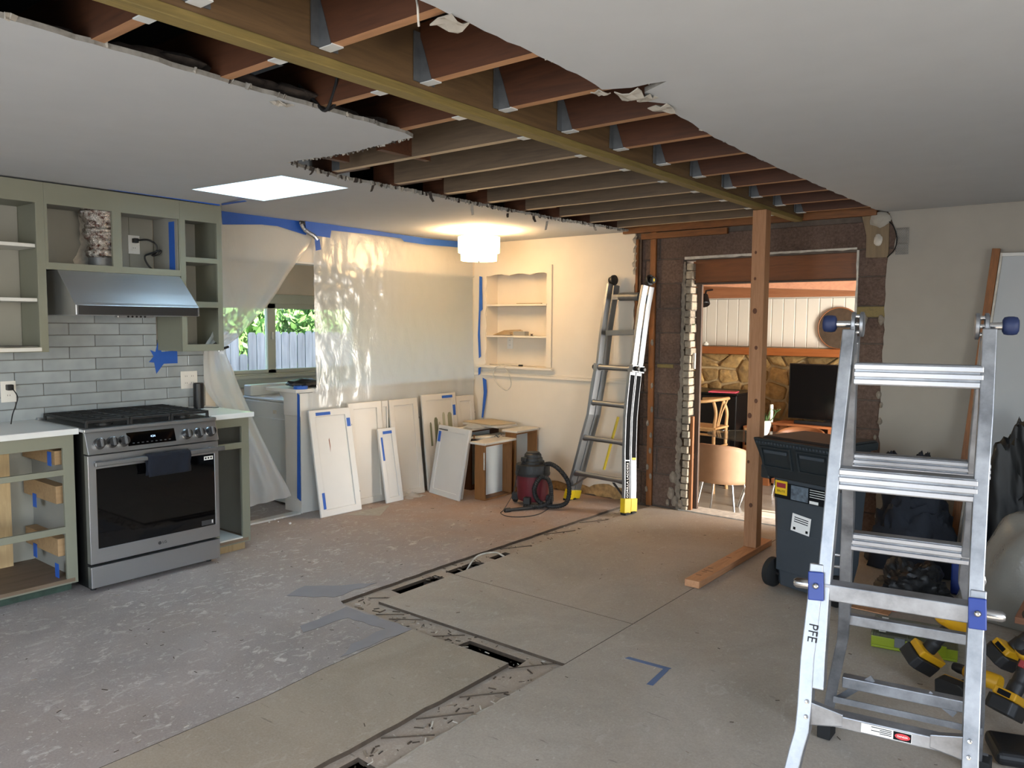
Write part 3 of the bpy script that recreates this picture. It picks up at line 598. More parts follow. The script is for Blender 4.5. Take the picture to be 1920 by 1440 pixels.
ts = tag(tape_poly('tape_strip', None, UX+.001, [(0, 317), (150, 341), (300, 365), (412, 383), (412, 386), (300, 369), (220, 358), (150, 345), (0, 322)]), 'thin blue masking tape line along the top of the sage cabinets', 'tape')
# --- base cabinets
def base_cab(label, y0, y1, holes, loc):
    c = thing('base_cabinet', label, 'cabinet', loc)
    frame_with_holes(c, BF, y0, y1, .05, .893, holes)
    for a in ((y0, y0+.016), (y1-.016, y1)): BX('side_panel', 'cab_inside', c, XK+.02, BF-.021, *a, .05, .893)
    BX('back_panel', 'cab_inside', c, XK+.012, XK+.02, y0, y1, .05, .893); BX('bottom_panel', 'floor_of_cab', c, XK+.021, BF+.002, y0+.017, y1-.017, .06, .08)
    return c
bL = base_cab('open sage base cabinet with bare drawer bays left of the range', .85, 1.858, [(.90, 1.80, .70, .822), (.90, 1.80, .378, .668), (.90, 1.80, .062, .34)], (XK, 1.35, 0))
BX('toe_kick', 'toe_green', bL, XK+.05, BF-.05, .85, 1.84, 0.0, .05); BX('drawer_divider', 'raw_pine', bL, -5.13, -5.09, 1.52, 1.70, .081, .89)
for z0, z1 in ((.50, .60), (.20, .30), (.72, .80)): BX('drawer_rail', 'raw_ply', bL, -5.12, -4.66, 1.78, 1.841, z0, z1, .002)
for z in (.705, .375): BX('runner', 'stained', bL, -5.12, -4.64, 1.38, 1.40, z-.01, z+.035)
for y, z, dx in ((1.778, .74, -4.75), (1.778, .47, -4.98), (1.778, .11, -4.70), (1.778, .17, -5.0)): BX('tape_scrap', 'tape_blue', bL, dx, dx+.05, y-.002, y, z-.03, z+.05)
bR = base_cab('narrow open sage base cabinet between range and plastic curtain', 2.70, 2.962, [(2.735, 2.908, .728, .835), (2.735, 2.905, .068, .688)], (XK, 2.83, 0))
BX('toe_kick', 'raw_pine', bR, XK+.05, BF-.02, 2.71, 2.93, 0.0, .05); BX('floor_liner', 'cab_white', bR, XK+.05, BF+.004, 2.735, 2.90, .081, .09)
tag(BX('countertop', 'quartz', None, XK+.004, -4.56, .80, 1.872, .895, .928, .003), 'white quartz countertop slab left of the range', 'countertop')
tag(BX('countertop', 'quartz', None, XK+.004, -4.56, 2.668, 2.98, .895, .928, .003), 'short white quartz countertop piece right of the range with a black speaker on it', 'countertop')
# --- range
rg = thing('gas_range', 'stainless slide-in gas range with black oven window and six knobs', 'range', (-4.8, 2.27, 0))
Y0, Y1, XF = 1.876, 2.662, -4.475
BX('body', 'black_enamel', rg, XK+.03, XF-.045, Y0+.004, Y1-.004, .02, .90, .003)
for y in (Y0+.04, Y1-.04):
    for x in (-5.0, -4.55): MB().lathe([(.016, 0), (.016, .02)], 10, Matrix.Translation((x, y, 0))).build('foot', 'black_plastic', rg)
BX('drawer_panel', 'steel', rg, XF-.044, XF, Y0, Y1, .028, .150, .004)
dr = MB().slab(rect(Y0, Y1, .165, .778), -.044, 0, [rect(Y0+.045, Y1-.028, .248, .70)], Myz(XF)).build('oven_door', 'steel', rg, bevel=.003)
BX('window_glass', 'black_glass', dr, XF-.03, XF-.002, Y0+.045, Y1-.028, .248, .70); 
m = MB(); m.box(XF+.040, XF+.062, Y0+.015, Y1+.012, .722, .748)
for y in (Y0+.05, Y1-.05): m.box(XF-.001, XF+.045, y-.02, y+.02, .722, .748)
m.build('door_handle', 'alu', dr, bevel=.005)
BX('door_sticker', 'label_white', dr, XF-.0015, XF-.001, 2.565, 2.625, .665, .688)
for k in range(3): BX('sticker_mark', 'label_black', dr, XF-.0009, XF-.0006, 2.571+k*.018, 2.582+k*.018, .671, .682)
BX('energy_label', 'logo_grey', dr, XF-.0015, XF-.001, 2.54, 2.622, .255, .285); BX('sticker_mark', 'label_white', dr, XF-.0009, XF-.0006, 2.608, 2.616, .262, .282)
Mt = Matrix(((0, 0, 1, XF+.0006), (1, 0, 0, 2.30), (0, 1, 0, .207), (0, 0, 0, 1)))
MB().lathe([(.010, 0), (.010, .0008)], 20, Mt @ Matrix.Translation((-.03, 0, 0))).build('logo_disc', 'logo_grey', dr); text('LG', .022, 'logo_grey', dr, Mt, 'logo_lettering')
# sloped control panel
MB().hexa([Vector(p) for p in ((XF-.05, Y0, .785), (XF+.012, Y0, .785), (XF+.012, Y1, .785), (XF-.05, Y1, .785), (XF-.05, Y0, .905), (XF-.028, Y0, .905), (XF-.028, Y1, .905), (XF-.05, Y1, .905))]).build('control_panel', 'steel', rg, bevel=.003)
sl = math.atan2(.04, .12); Mp = Matrix.Translation((XF-.008, 0, .845)) @ Matrix.Rotation(-sl, 4, 'Y') @ Matrix(((0, 0, 1, 0), (1, 0, 0, 0), (0, 1, 0, 0), (0, 0, 0, 1)))
dsp = MB().slab(rect(2.10, 2.385, -.038, .040), .0002, .003, (), Mp).build('display', 'black_glass', rg)
text('4:34', .017, 'digits', dsp, Mp @ Matrix.Translation((2.25, .006, .0032)), 'clock_digits')
rr = random.Random(1)
for k in range(9): MB().slab(rect(2.125+k*.027, 2.137+k*.027, -.027, -.021), .0031, .0034, (), Mp).build('touch_mark', 'logo_grey', dsp)
for y in (1.942, 2.010, 2.075, 2.455, 2.535, 2.610):
    kn = MB().lathe([(.032, 0), (.032, .006), (.027, .009), (.026, .036), (.023, .040)], 24, Mp @ Matrix.Translation((y, -.006, .001))).build('knob', 'steel_dark', rg, smooth=40)
    MB().slab(rect(-.006, .006, -.024, .024), .036, .048, (), Mp @ Matrix.Translation((y, -.006, .001))).build('knob_grip', 'steel', kn, bevel=.002)
BX('cooktop', 'steel', rg, XK+.012, XF-.02, Y0-.004, Y1+.004, .905, .925, .004); BX('cooktop_well', 'black_enamel', rg, XK+.06, XF-.055, Y0+.02, Y1-.02, .9252, .928)
BX('rear_trim', 'steel', rg, XK+.018, XK+.05, Y0, Y1, .926, .938, .002)
for cx, cy, r_ in ((-4.62, 2.03, .05), (-4.95, 2.03, .042), (-4.78, 2.27, .055), (-4.62, 2.51, .045), (-4.95, 2.51, .04)):
    b = MB().lathe([(r_, 0), (r_, .012), (r_*.8, .014), (r_*.8, .022), (r_*.7, .024)], 20, Matrix.Translation((cx, cy, .928))).build('burner', 'cast_iron', rg, smooth=40)
for g0 in range(3):
    ya = Y0+.022+g0*.248; m = MB()
    for x in (-5.10, -4.54): m.box(x-.008, x+.008, ya, ya+.242, .952, .968)
    for y in (ya, ya+.234): m.box(-5.10, -4.54, y, y+.008, .952, .968)
    for k in range(1, 7): x = -5.10+k*.08; m.box(x-.005, x+.005, ya, ya+.242, .956, .970)
    m.box(-5.1, -4.54, ya+.115, ya+.125, .955, .969)
    for x in (-5.10, -4.54):
        for y in (ya+.006, ya+.236): m.box(x-.008, x+.008, y-.007, y+.007, .926, .955)
    m.build('grate', 'cast_iron', rg, bevel=.002, seg=1)
tw = []
for i in range(13):
    y = lerp(2.18, 2.44, i/12); row = []
    for k in range(16):
        a = k/15
        if a < .3: x, z = XF+.034+.0*a, .750-.12+.12*(a/.3)
        elif a < .4: t = (a-.3)/.1; x, z = XF+.034+.034*t, .752+.006*math.sin(t*math.pi)
        else: t = (a-.4)/.6; x, z = XF+.068-.004*t, .750-.125*t
        row.append(Vector((x+.0035*math.sin(i*1.3+k*.5), y+.004*math.sin(k), z)))
    tw.append(row)
tag(MB().grid(tw).build('dish_towel', 'towel', smooth=80, solid=.005), 'dark navy dish towel folded over the oven door handle', 'towel')
# --- hood
hb = thing('range_hood', 'stainless under-cabinet range hood with a sloped front over the range', 'hood', (XK, 2.27, 1.557))
pr = [(XK+.012, 1.814), (UX+.001, 1.814), (-4.70, 1.69), (-4.635, 1.628), (-4.615, 1.613), (-4.613, 1.557), (XK+.012, 1.557)]
MB().slab([(x, z) for x, z in pr], -2.637, -1.90, (), Matrix(((1, 0, 0, 0), (0, 0, -1, 0), (0, 1, 0, 0), (0, 0, 0, 1)))).build('hood_shell', 'steel_hood', hb, bevel=.003)
BX('front_lip', 'steel_dark', hb, -4.613, -4.611, 1.905, 2.632, 1.559, 1.611)
for y in (1.905, 2.625): BX('corner_cap', 'chrome', hb, -4.6109, -4.6085, y, y+.007, 1.557, 1.612)
BX('control_strip', 'steel', hb, -4.70, -4.66, 2.15, 2.37, 1.545, 1.557, .003)
for k in range(5): MB().lathe([(.006, 0), (.006, .003)], 10, Matrix.Translation((-4.659, 2.21+k*.025, 1.551)) @ Matrix.Rotation(R(90), 4, 'Y')).build('push_button', 'black_plastic', hb)
# --- flexible duct, cord, outlets
s = N('foil'); nz = s.noise(28, 4, .7); s.set(Base_Color=s.ramp(nz, (.35, '#7a4a3c'), (.5, '#c9c4bd'), (.7, '#e8e6e2')), Metallic=1.0, Roughness=.18); s.bump(s.noise(22, 5, .7), 1.0, .03)
d = thing('flexible_duct', 'crumpled foil exhaust duct inside the cabinet above the hood', 'duct', (-4.99, 2.215, 1.838))
pr = []
for k in range(24): z = .07+k*.013; pr.append((.070+.006*(k % 2)+.012*math.sin(k*.7)+.0016*k, z))
MB().lathe([(.07, 0), (.07, .075)]+pr, 26, Matrix.Translation((-4.99, 2.215, 1.838))).build('foil_sleeve', 'foil', d, smooth=25); MB().lathe([(.073, 0), (.073, .07), (.069, .071)], 26, Matrix.Translation((-4.99, 2.215, 1.838))).build('duct_collar', 'galv', d, smooth=40)
def outlet(label, x, y, z, w=.07, h=.115, gang=1, plug=0, xz_=False, yy=0):
    o = thing('wall_outlet', label, 'outlet', (x, y, z)); M = Myz(x) @ Matrix.Translation((y, z, 0)) if not xz_ else Mxz(yy) @ Matrix.Translation((x, z, 0))
    MB().slab(rect(-w/2, w/2, -h/2, h/2), 0, .006, (), M).build('cover_plate', 'white_plastic', o, bevel=.002)
    for gx in ([0] if gang == 1 else [-.023, .023]):
        for s_ in (-1, 1):
            f = MB().slab(rect(gx-.015, gx+.015, s_*.024-.014, s_*.024+.014), .006, .0075, (), M).build('receptacle', 'white_plastic', o, bevel=.002)
            for q in (-.006, .006): MB().slab(rect(gx+q-.0012, gx+q+.0012, s_*.024-.002, s_*.024+.007), .0076, .0078, (), M).build('slot', 'label_black', f)
    return o
outlet('double outlet plate on grey tile beside the black speaker', XK+.0145, 2.86, 1.118, .122, .122, 2)
outlet('outlet with a black charger plugged in, on tile left of the range', XK+.0145, 1.735, 1.105, .08, .125)
outlet('outlet inside the cabinet with the hood cord plugged in', XK+.0145, 2.500, 2.025, .075, .12)
c = thing('power_cord', 'looped black hood power cord plugged in above the range', 'cord', (XK+.02, 2.500, 2.05))
BX('plug', 'black_plastic', c, XK+.0225, XK+.06, 2.485, 2.515, 2.035, 2.065, .004)
MB().tube(spline([(XK+.06, 2.505, 2.052), (-5.08, 2.555, 2.056), (-5.07, 2.600, 2.03), (-5.07, 2.605, 1.985), (-5.06, 2.570, 1.955), (-5.05, 2.605, 1.965), (-5.04, 2.615, 1.99), (-5.05, 2.565, 1.97), (-5.05, 2.515, 1.945), (-5.05, 2.535, 1.89), (-5.02, 2.570, 1.845)]), .006, 8).build('cable', 'black_plastic', c, smooth=60)
c = thing('phone_charger', 'black plug-in charger with a thin cord at the tile outlet', 'charger', (XK+.022, 1.735, 1.13))
BX('plug_body', 'black_plastic', c, XK+.0226, XK+.06, 1.718, 1.752, 1.115, 1.148, .004); MB().tube(spline([(XK+.06, 1.74, 1.13), (-5.07, 1.75, 1.08), (-5.06, 1.735, 1.03), (-5.04, 1.71, .98), (-4.98, 1.68, .935)]), .003, 6).build('cable', 'black_plastic', c, smooth=60)
# star of blue tape on the tile
tp = [(296, 641), (303, 660), (332, 657), (333, 681), (307, 682), (293, 701), (289, 680), (279, 679), (288, 668), (281, 656), (291, 660)]
tag(tape_poly('tape_patch', None, XK+.0155, tp), 'star-shaped patch of blue tape on the grey backsplash tiles', 'tape')
# speaker and papers
sp_ = thing('portable_speaker', 'black cylindrical portable speaker standing on the short countertop', 'speaker', (-5.02, 2.848, .928))
prof = [(.030, 0), (.034, .004), (.035, .02), (.035, .16), (.034, .172), (.029, .177)]
MB().lathe(prof, 24, Matrix.Translation((-5.02, 2.848, .928))).build('speaker_body', 'black_plastic', sp_, smooth=40); MB().lathe([(.0355, 0), (.0355, .008)], 24, Matrix.Translation((-5.02, 2.848, .945)), False).build('rubber_ring', 'cast_iron', sp_)
MB().tube(spline([(-4.995, 2.865, .935), (-4.97, 2.90, .934), (-4.95, 2.93, .932), (-4.95, 2.955, .932)]), .0025, 6).build('wrist_loop', 'black_plastic', sp_)
lg = text('JBL', .014, 'logo_grey', sp_, Matrix(((0, 0, 1, -5.02+.0352), (1, 0, 0, 2.85), (0, 1, 0, 1.03), (0, 0, 0, 1))), 'logo_lettering') if False else None
pp = thing('paper_stack', 'few loose sheets lying on the bottom of the left wall cabinet', 'papers', (-4.95, 1.6, 1.373))
for k in range(4): MB().slab(rect(-.10, .10, -.14, .14), 0, .0012, (), Matrix.Translation((-4.96+.01*k, 1.60+.02*k, 1.3722+k*.0022)) @ Matrix.Rotation(.2*k, 4, 'Z')).build('sheet', ['label_white', 'cab_inside', 'label_white', 'logo_grey'][k], pp)
# ------------------------------------------------------------------ plastic sheeting, tape, lamp, laundry
s = N('poly_sheet'); s.t.nodes.remove(s.b)
tr = s.n('BsdfTransparent'); tr.inputs[0].default_value = (.93, .95, .95, 1); tl = s.n('BsdfTranslucent'); tl.inputs[0].default_value = (.86, .87, .86, 1)
df = s.n('BsdfDiffuse'); df.inputs[0].default_value = (.80, .81, .80, 1); gl = s.n('BsdfGlossy'); gl.inputs['Roughness'].default_value = .16
bp = s.n('Bump'); bp.inputs['Strength'].default_value = .35; bp.inputs['Distance'].default_value = .02
s.l(s.noise(7, 4, .6, s.coord((1, 1, .6)), .6), bp.inputs['Height'])
for q in (gl, df, tl): s.l(bp.outputs[0], q.inputs['Normal'])
def mixs(f, a, b):
    x = s.n('MixShader'); x.inputs[0].default_value = f; s.l(a.outputs[0], x.inputs[1]); s.l(b.outputs[0], x.inputs[2]); return x
scat = mixs(.45, tl, df); body = mixs(.72, tr, scat)
mx = s.n('MixShader'); mx.inputs[0].default_value = .055; s.l(body.outputs[0], mx.inputs[1]); s.l(gl.outputs[0], mx.inputs[2]); s.l(mx.outputs[0], s.out.inputs[0])
# right hand sheet: ceiling to floor in front of the half wall
ps = []
for i in range(65):
    v = i/64; z = lerp(CH-.02, .004, v); row = []
    for j in range(81):
        u = j/80; y = lerp(3.905 if z > 1 else 3.86, 5.815, u)
        bulge = .012+.020*max(0, 1-abs(z-1.0)/.55)
        if z < .30: bulge = .02
        w = .006*noise.noise(Vector((y*5, z*1.2, 3)))+.004*noise.noise(Vector((y*13, z*9, 7)))
        if 1.7 < z < 2.25: w += .010*noise.noise(Vector((y*18, z*16, 1)))*(1-u*.7)
        if abs(z-1.0) < .12: w += .010*math.sin(y*23+z*12)*noise.noise(Vector((y*6, 0, 0)))
        w += .004*math.exp(-((z-1.62)/.006)**2)+.003*math.exp(-((z-1.32)/.006)**2)
        row.append(Vector((XP+max(.006, bulge+w), y, z)))
    ps.append(row)
tag(MB().grid(ps).build('plastic_sheet', 'poly_sheet', smooth=80), 'translucent plastic dust sheet taped over the laundry opening and half wall', 'plastic sheet')
# left hand curtain, pulled aside and clipped to the cabinet
ctl = [  # z-level rows: (left px, right px, x left, x right, fold amplitude)
    ((415, 402), (592, 436), XP+.006, XP+.010, .004), ((415, 450), (572, 470), XP+.03, XP+.03, .012), ((413, 520), (540, 515), -5.06, XP+.05, .02),
    ((412, 580), (500, 575), -5.02, XP+.10, .028), ((398, 622), (450, 628), -4.96, -5.0, .03), ((383, 650), (424, 655), -4.90, -4.93, .022),
    ((381, 690), (438, 695), -4.97, -4.92, .02), ((388, 735), (458, 745), -5.04, -4.95, .022), ((430, 790), (482, 800), -5.08, -4.98, .028), ((450, 850), (512, 862), -5.08, -5.0, .03), ((462, 905), (535, 905), -5.09, -5.02, .032), ((468, 950), (548, 930), -5.09, -5.03, .034)]
Lp = spline([PX(*c[0], c[2]) for c in ctl], 7); Rp = spline([PX(*c[1], c[3]) for c in ctl], 7); Ap = spline([Vector((c[4], 0, 0)) for c in ctl], 7)
cu_r = []
for k, (a, b) in enumerate(zip(Lp, Rp)):
    row = []
    for j in range(61):
        u = j/60; p = a.lerp(b, u); am = Ap[k].x
        g_ = .25+.75*max(0, (u-.55)/.45)**1.5 if k < 30 else .55
        wv = math.sin(u*15+k*.02)*.6+math.sin(u*27+1.3+k*.05)*.2+noise.noise(Vector((u*5, k*.12, 2)))*.7
        p = p+Vector((am*wv*g_, 0, 0))
        if p.z < .95: p.y = max(p.y, 2.992)
        p.x = max(p.x, XP+.005) if p.y > 3.06 else p.x
        p.z = max(p.z, .014); row.append(p)
    cu_r.append(row)
cur = thing('plastic_curtain', 'translucent plastic curtain gathered aside and clipped to the sage cabinet', 'plastic sheet', (-5.0, 3.2, 0))
MB().grid(cu_r).build('curtain_film', 'poly_sheet', cur, smooth=80)
cl = thing('spring_clamp', 'black spring clamp pinching the plastic curtain', 'clamp', PX(415, 652, -4.86))
p0 = PX(402, 643, -4.855); p1 = PX(411, 656, -4.85); p2 = PX(429, 650, -4.845)
MB().bar(p0, p1, .012, .022).build('jaw', 'black_plastic', cl, bevel=.003); MB().bar(p1, p2, .012, .016).build('handle', 'black_plastic', cl, bevel=.003); MB().lathe([(.008, -.008), (.008, .008)], 12, Matrix.Translation(p1)).build('spring', 'chrome', cl)
cl = thing('spring_clamp', 'shiny clamp hanging at the taped ceiling corner of the curtain', 'clamp', PX(576, 428, XP+.03))
q = spline([PX(563, 416, XP+.04), PX(569, 428, XP+.05), PX(577, 435, XP+.05), PX(588, 442, XP+.05), PX(594, 449, XP+.045)]); MB().tube(q, [.014]*10+[.017]*(len(q)-10), 8).build('clamp_body', 'chrome', cl, smooth=40); MB().lathe([(.015, -.012), (.015, .012)], 12, Matrix.Translation(PX(565, 418, XP+.045)) @ Matrix.Rotation(R(90), 4, 'X')).build('jaw', 'black_plastic', cl)
# masking tape along the ceiling and down the edges
def tape(label, plane, pts, grp=None):
    o = tape_poly('tape_strip', None, plane, pts); return tag(o, label, 'tape', grp)
tape('wide blue tape band holding the curtain to the ceiling beside the sage cabinet', XP+.016, [(415, 394), (480, 404), (560, 413), (574, 424), (574, 441), (520, 424), (490, 421), (417, 421)])
tape('long blue tape band holding the dust sheet along the ceiling line', XP+.052, [(572, 413), (640, 424), (700, 432), (800, 447), (862, 453), (862, 464), (800, 459), (758, 453), (752, 447), (680, 438), (621, 432), (619, 446), (592, 442), (574, 438)])
tape('short loose tab of blue tape hanging under the shiny clamp', XP+.055, [(590, 449), (599, 448), (602, 468), (592, 470)])
tag(MB().grid([[PZ(415, 382, CH-.002), PZ(416, 385, CH-.002)], [PZ(440, 378, CH-.012), PZ(441, 381, CH-.012)], [PZ(460, 376, CH-.03), PZ(463, 378, CH-.03)]]).build('tape_curl', 'tape_blue', solid=.001), 'curled end of blue tape peeling off the ceiling by the cabinet', 'tape')
def taped(label, y, pts):
    P = [PY(a, b, y) for a, b in pts]; return tag(MB().slab([(p.x, p.z) for p in P], 0, .0012, (), Mxz(y)).build('tape_strip', 'tape_blue'), label, 'tape')
taped('narrow blue tape strip down the edge of the shelf niche', YB-.023, [(899, 518), (904, 519), (905, 580), (901, 584), (900, 625), (902, 668), (898, 672), (896, 628), (898, 580)])
taped('short blue tape piece under the niche sill', YB-.055, [(897, 690), (902, 688), (901, 700), (897, 704)])
taped('crumpled blue tape strip hanging at the corner below the niche sill', YB-.03, [(905, 708), (912, 712), (913, 735), (909, 765), (906, 783), (903, 783), (905, 760), (907, 735)])
tape_e = MB().slab([(XP-.05, .12), (XP-.002, .10), (XP-.002, .95), (XP-.03, .97)], 0, .0015, (), Mxz(3.7625)).build('tape_strip', 'tape_blue'); tag(tape_e, 'tall blue tape strip down the end of the white half wall', 'tape')
# ceiling lamp
lx, ly = -4.36, 5.03; zt, zb = PY(898, 445, ly).z, PY(898, 489, ly).z
la = thing('ceiling_lamp', 'lit semi-flush ceiling lamp with a two-tier white drum shade', 'lamp', (lx, ly, CH))
s = N('lamp_shade'); s.set(Base_Color=(.9, .85, .75, 1), Emission_Color=(1, .66, .33, 1), Emission_Strength=17, Roughness=.7)
def LT(z): return Matrix.Translation((lx, ly, z))
MB().lathe([(.056, -.022), (.062, -.018), (.062, 0)], 28, LT(CH-.0005)).build('canopy', 'white_trim', la, smooth=40); MB().lathe([(.008, 0), (.008, CH-.02-zb)], 10, LT(zb)).build('stem', 'chrome', la, smooth=40)
mid = lerp(zt, zb, .66)
MB().lathe([(.173, mid), (.175, zt)], 40, LT(0), False).build('shade_upper_tier', 'lamp_shade', la, smooth=40, solid=.003)
MB().lathe([(.150, zb), (.152, mid+.02)], 40, LT(0), False).build('shade_lower_tier', 'lamp_shade', la, smooth=40, solid=.003)
MB().lathe([(.149, zb+.004), (.149, zb+.008)], 40, LT(0)).build('diffuser', 'lamp_shade', la, smooth=40); MB().lathe([(.006, zb-.012), (.009, zb-.006), (.009, zb)], 12, LT(0)).build('finial', 'chrome', la, smooth=40)
lp = lamp('lamp_bulb', 'POINT', (lx, ly, zt-.06), 260, (1, .58, .25), .05)
# dryer, bag and tape roll on the half wall
dy = thing('clothes_dryer', 'white clothes dryer standing in the laundry behind the half wall', 'dryer', (-5.75, 4.1, 0))
plain('appliance_white', '#c9cfd0', .3, var=.01)
BX('cabinet_body', 'appliance_white', dy, -6.05, -5.40, 3.86, 4.52, .02, .86, .012); BX('lid', 'appliance_white', dy, -6.06, -5.39, 3.85, 4.53, .862, .885, .008)
BX('front_panel', 'appliance_white', dy, -6.0, -5.45, 3.852, 3.862, .1, .72, .006); BX('energy_sticker', 'edge_paint', dy, -5.62, -5.57, 3.850, 3.8525, .76, .79); BX('kick_panel', 'appliance_white', dy, -6.0, -5.45, 3.855, 3.865, .02, .09)
BX('control_console', 'appliance_white', dy, -6.06, -5.95, 3.86, 4.52, .886, .98, .01)
wv = thing('washing_machine', 'white washing machine next to the laundry window wall', 'washer', (-6.2, 3.5, 0))
BX('cabinet_body', 'appliance_white', wv, -6.58, -5.95, 3.16, 3.80, .02, .86, .012); BX('lid', 'appliance_white', wv, -6.57, -5.96, 3.17, 3.79, .862, .88, .008)
bg_ = thing('black_jacket', 'crumpled black cloth lying on the half wall cap', 'cloth', PX(565, 722, -5.25))
c0 = Vector((-5.30, 3.94, 1.0)); q = lump(c0+Vector((0, 0, .03)), (.11, .17, .035), 5, 16, 10)
for p in q.v: p.z = max(p.z+.012*noise.noise(p*22), 1.0)
q.build('cloth_heap', 'black_plastic', bg_, smooth=50); MB().tube(spline([c0+Vector((.1, -.1, .02)), c0+Vector((.14, -.12, .012)), c0+Vector((.12, -.06, .012)), c0+Vector((.1, 0, .03))]), .006, 6).build('strap', 'black_plastic', bg_)
tag(MB().lathe([(.045, 0), (.055, 0), (.055, .024), (.045, .024)], 28, Matrix.Translation((-5.14, 3.78, .999)), False).build('tape_roll', 'tape_blue', smooth=40), 'roll of blue masking tape lying on the half wall cap', 'tape')
# ------------------------------------------------------------------ cabinet doors and drawers against the half wall
plain('door_white', '#cfccc6', .4, var=.015); plain('door_white_warm', '#cdc6bb', .4, var=.015)
wood('drawer_wood', '#8d5f33', '#6f4722', 'z', .8); wood('drawer_dark', '#5c3820', '#432817', 'z', .8)
plain('swatch_a', '#6b6a50', .7); plain('swatch_b', '#8d8a6e', .7); plain('swatch_c', '#a7a48c', .7); plain('wood_scar', '#8a5a44', .8)
def leaning(name, label, a, b, h, top_shift, fr=.055, mat='door_white', cat='cabinet door', grp='removed cabinet doors'):
    """a, b: bottom corners on the floor (seen front, left and right); top_shift: where the top leans to (x, y)"""
    a, b = Vector((*a, 0)), Vector((*b, 0)); w = (b-a).length; u = (b-a)/w; sh_ = Vector((*top_shift, 0)); n0 = u.cross(Vector((0, 0, 1)))
    ln = abs(sh_.dot(n0)); v = (sh_-u*sh_.dot(u)*0); v = Vector((v.x, v.y, math.sqrt(max(.01, h*h-v.length_squared))))/h; v = (v-u*u.dot(v)).normalized(); n = u.cross(v)
    M = Matrix(((u.x, v.x, n.x, a.x), (u.y, v.y, n.y, a.y), (u.z, v.z, n.z, .001), (0, 0, 0, 1)))
    d = thing(name, label, cat, a, M.to_3x3().to_4x4(), grp); WM[d] = M; d.matrix_world = M
    MB().slab(rect(0, w, 0, h), -.02, 0, [rect(fr, w-fr, fr, h-fr)], M).build('door_frame', mat, d, bevel=.004)
    MB().slab(rect(fr-.002, w-fr+.002, fr-.002, h-fr+.002), -.016, -.009, (), M).build('door_panel', mat, d)
    return d, M, w
def dtape(d, M, x0, x1, z0, z1): MB().slab(rect(x0, x1, z0, z1), .0002, .0012, (), M).build('tape_piece', 'tape_blue', d)
def hinge(d, M, x, z):
    m = MB(); m.box(x-.03, x+.006, z-.02, z+.02, -.03, -.020, M); h = m.build('hinge', 'chrome', d, bevel=.003); MB().lathe([(.009, 0), (.009, .010)], 12, M @ Matrix.Translation((x+.006, z, -.03))).build('hinge_cup', 'steel_dark', h, smooth=40)
GR = 'removed cabinet doors'
d, M, w = leaning('cabinet_door', 'tall white cabinet door with three blue tape pieces, at the end of the half wall', (-4.885, 3.772), (-4.868, 4.168), .845, (-.155, 0))
for t in ((.06, .20, .80, .825), (.35, .385, .69, .76), (.03, .055, .06, .19)): dtape(d, M, *t)
MB().slab([(.16, .60), (.165, .50), (.17, .55), (.168, .615)], -.0088, -.0082, (), M).build('paint_scar', 'wood_scar', d); hinge(d, M, w+.004, .15); hinge(d, M, w+.004, .70)
d, M, w = leaning('cabinet_door', 'tall plain white cabinet door partly behind the three-taped one', (-4.985, 4.178), (-4.975, 4.535), .86, (-.065, 0), mat='door_white_warm'); hinge(d, M, w-.004, .66)
d, M, w = leaning('cabinet_door', 'tall white cabinet door standing edge-on behind the others, mostly hidden', (-5.03, 4.552), (-5.025, 4.622), .855, (-.025, 0), mat='door_white_warm'); hinge(d, M, .06, .62)
d, M, w = leaning('cabinet_door', 'short narrow white cabinet door with two blue tape pieces', (-4.868, 4.44), (-4.862, 4.632), .635, (-.115, 0), .045)
for t in ((.05, .15, .585, .61), (.02, .04, .36, .56)): dtape(d, M, *t)
d, M, w = leaning('cabinet_door', 'tall plain white cabinet door between narrow door and handled door', (-4.945, 4.63), (-4.935, 4.965), .86, (-.105, 0), mat='door_white_warm'); hinge(d, M, w+.015, .68)
d, M, w = leaning('cabinet_door', 'white cabinet door brushed with olive paint samples', (-4.955, 5.03), (-4.945, 5.475), .875, (-.095, 0), mat='door_white_warm')
for t in ((.26, .40, .83, .855), (.395, .43, .66, .76)): dtape(d, M, *t)
for k, (x, z1, ww, mt) in enumerate(((.085, .62, .025, 'a'), (.145, .66, .045, 'a'), (.20, .615, .025, 'c'), (.255, .70, .035, 'c'), (.325, .695, .055, 'b'))):
    MB().slab([(x, .40), (x+ww, .40), (x+ww, z1-.02), (x+ww*.7, z1), (x+ww*.2, z1-.004), (x, z1-.03)], -.0088, -.0080, (), M).build('paint_swatch', 'swatch_'+mt, d)
d, M, w = leaning('cabinet_door', 'narrow white cabinet door in the corner behind the drawers', (-4.965, 5.492), (-4.96, 5.745), .835, (-.085, 0), mat='door_white_warm'); hinge(d, M, w+.012, .66)
d, M, w = leaning('cabinet_door', 'white cabinet door with bar handle leaning on the drawer boxes', (-4.91, 4.985), (-4.462, 4.892), .62, (.02, .11), .05)
dtape(d, M, .015, .055, .47, .565); MB().tube([M @ Vector(p) for p in ((.05, .585, 0), (.05, .585, .025), (.145, .583, .025), (.145, .583, 0))], .005, 8).build('bar_handle', 'steel_dark', d, smooth=40)
leaning('cabinet_door', 'white cabinet door directly behind the one with the bar handle', (-4.92, 5.045), (-4.49, 4.955), .61, (.02, .10), .05, 'door_white_warm')
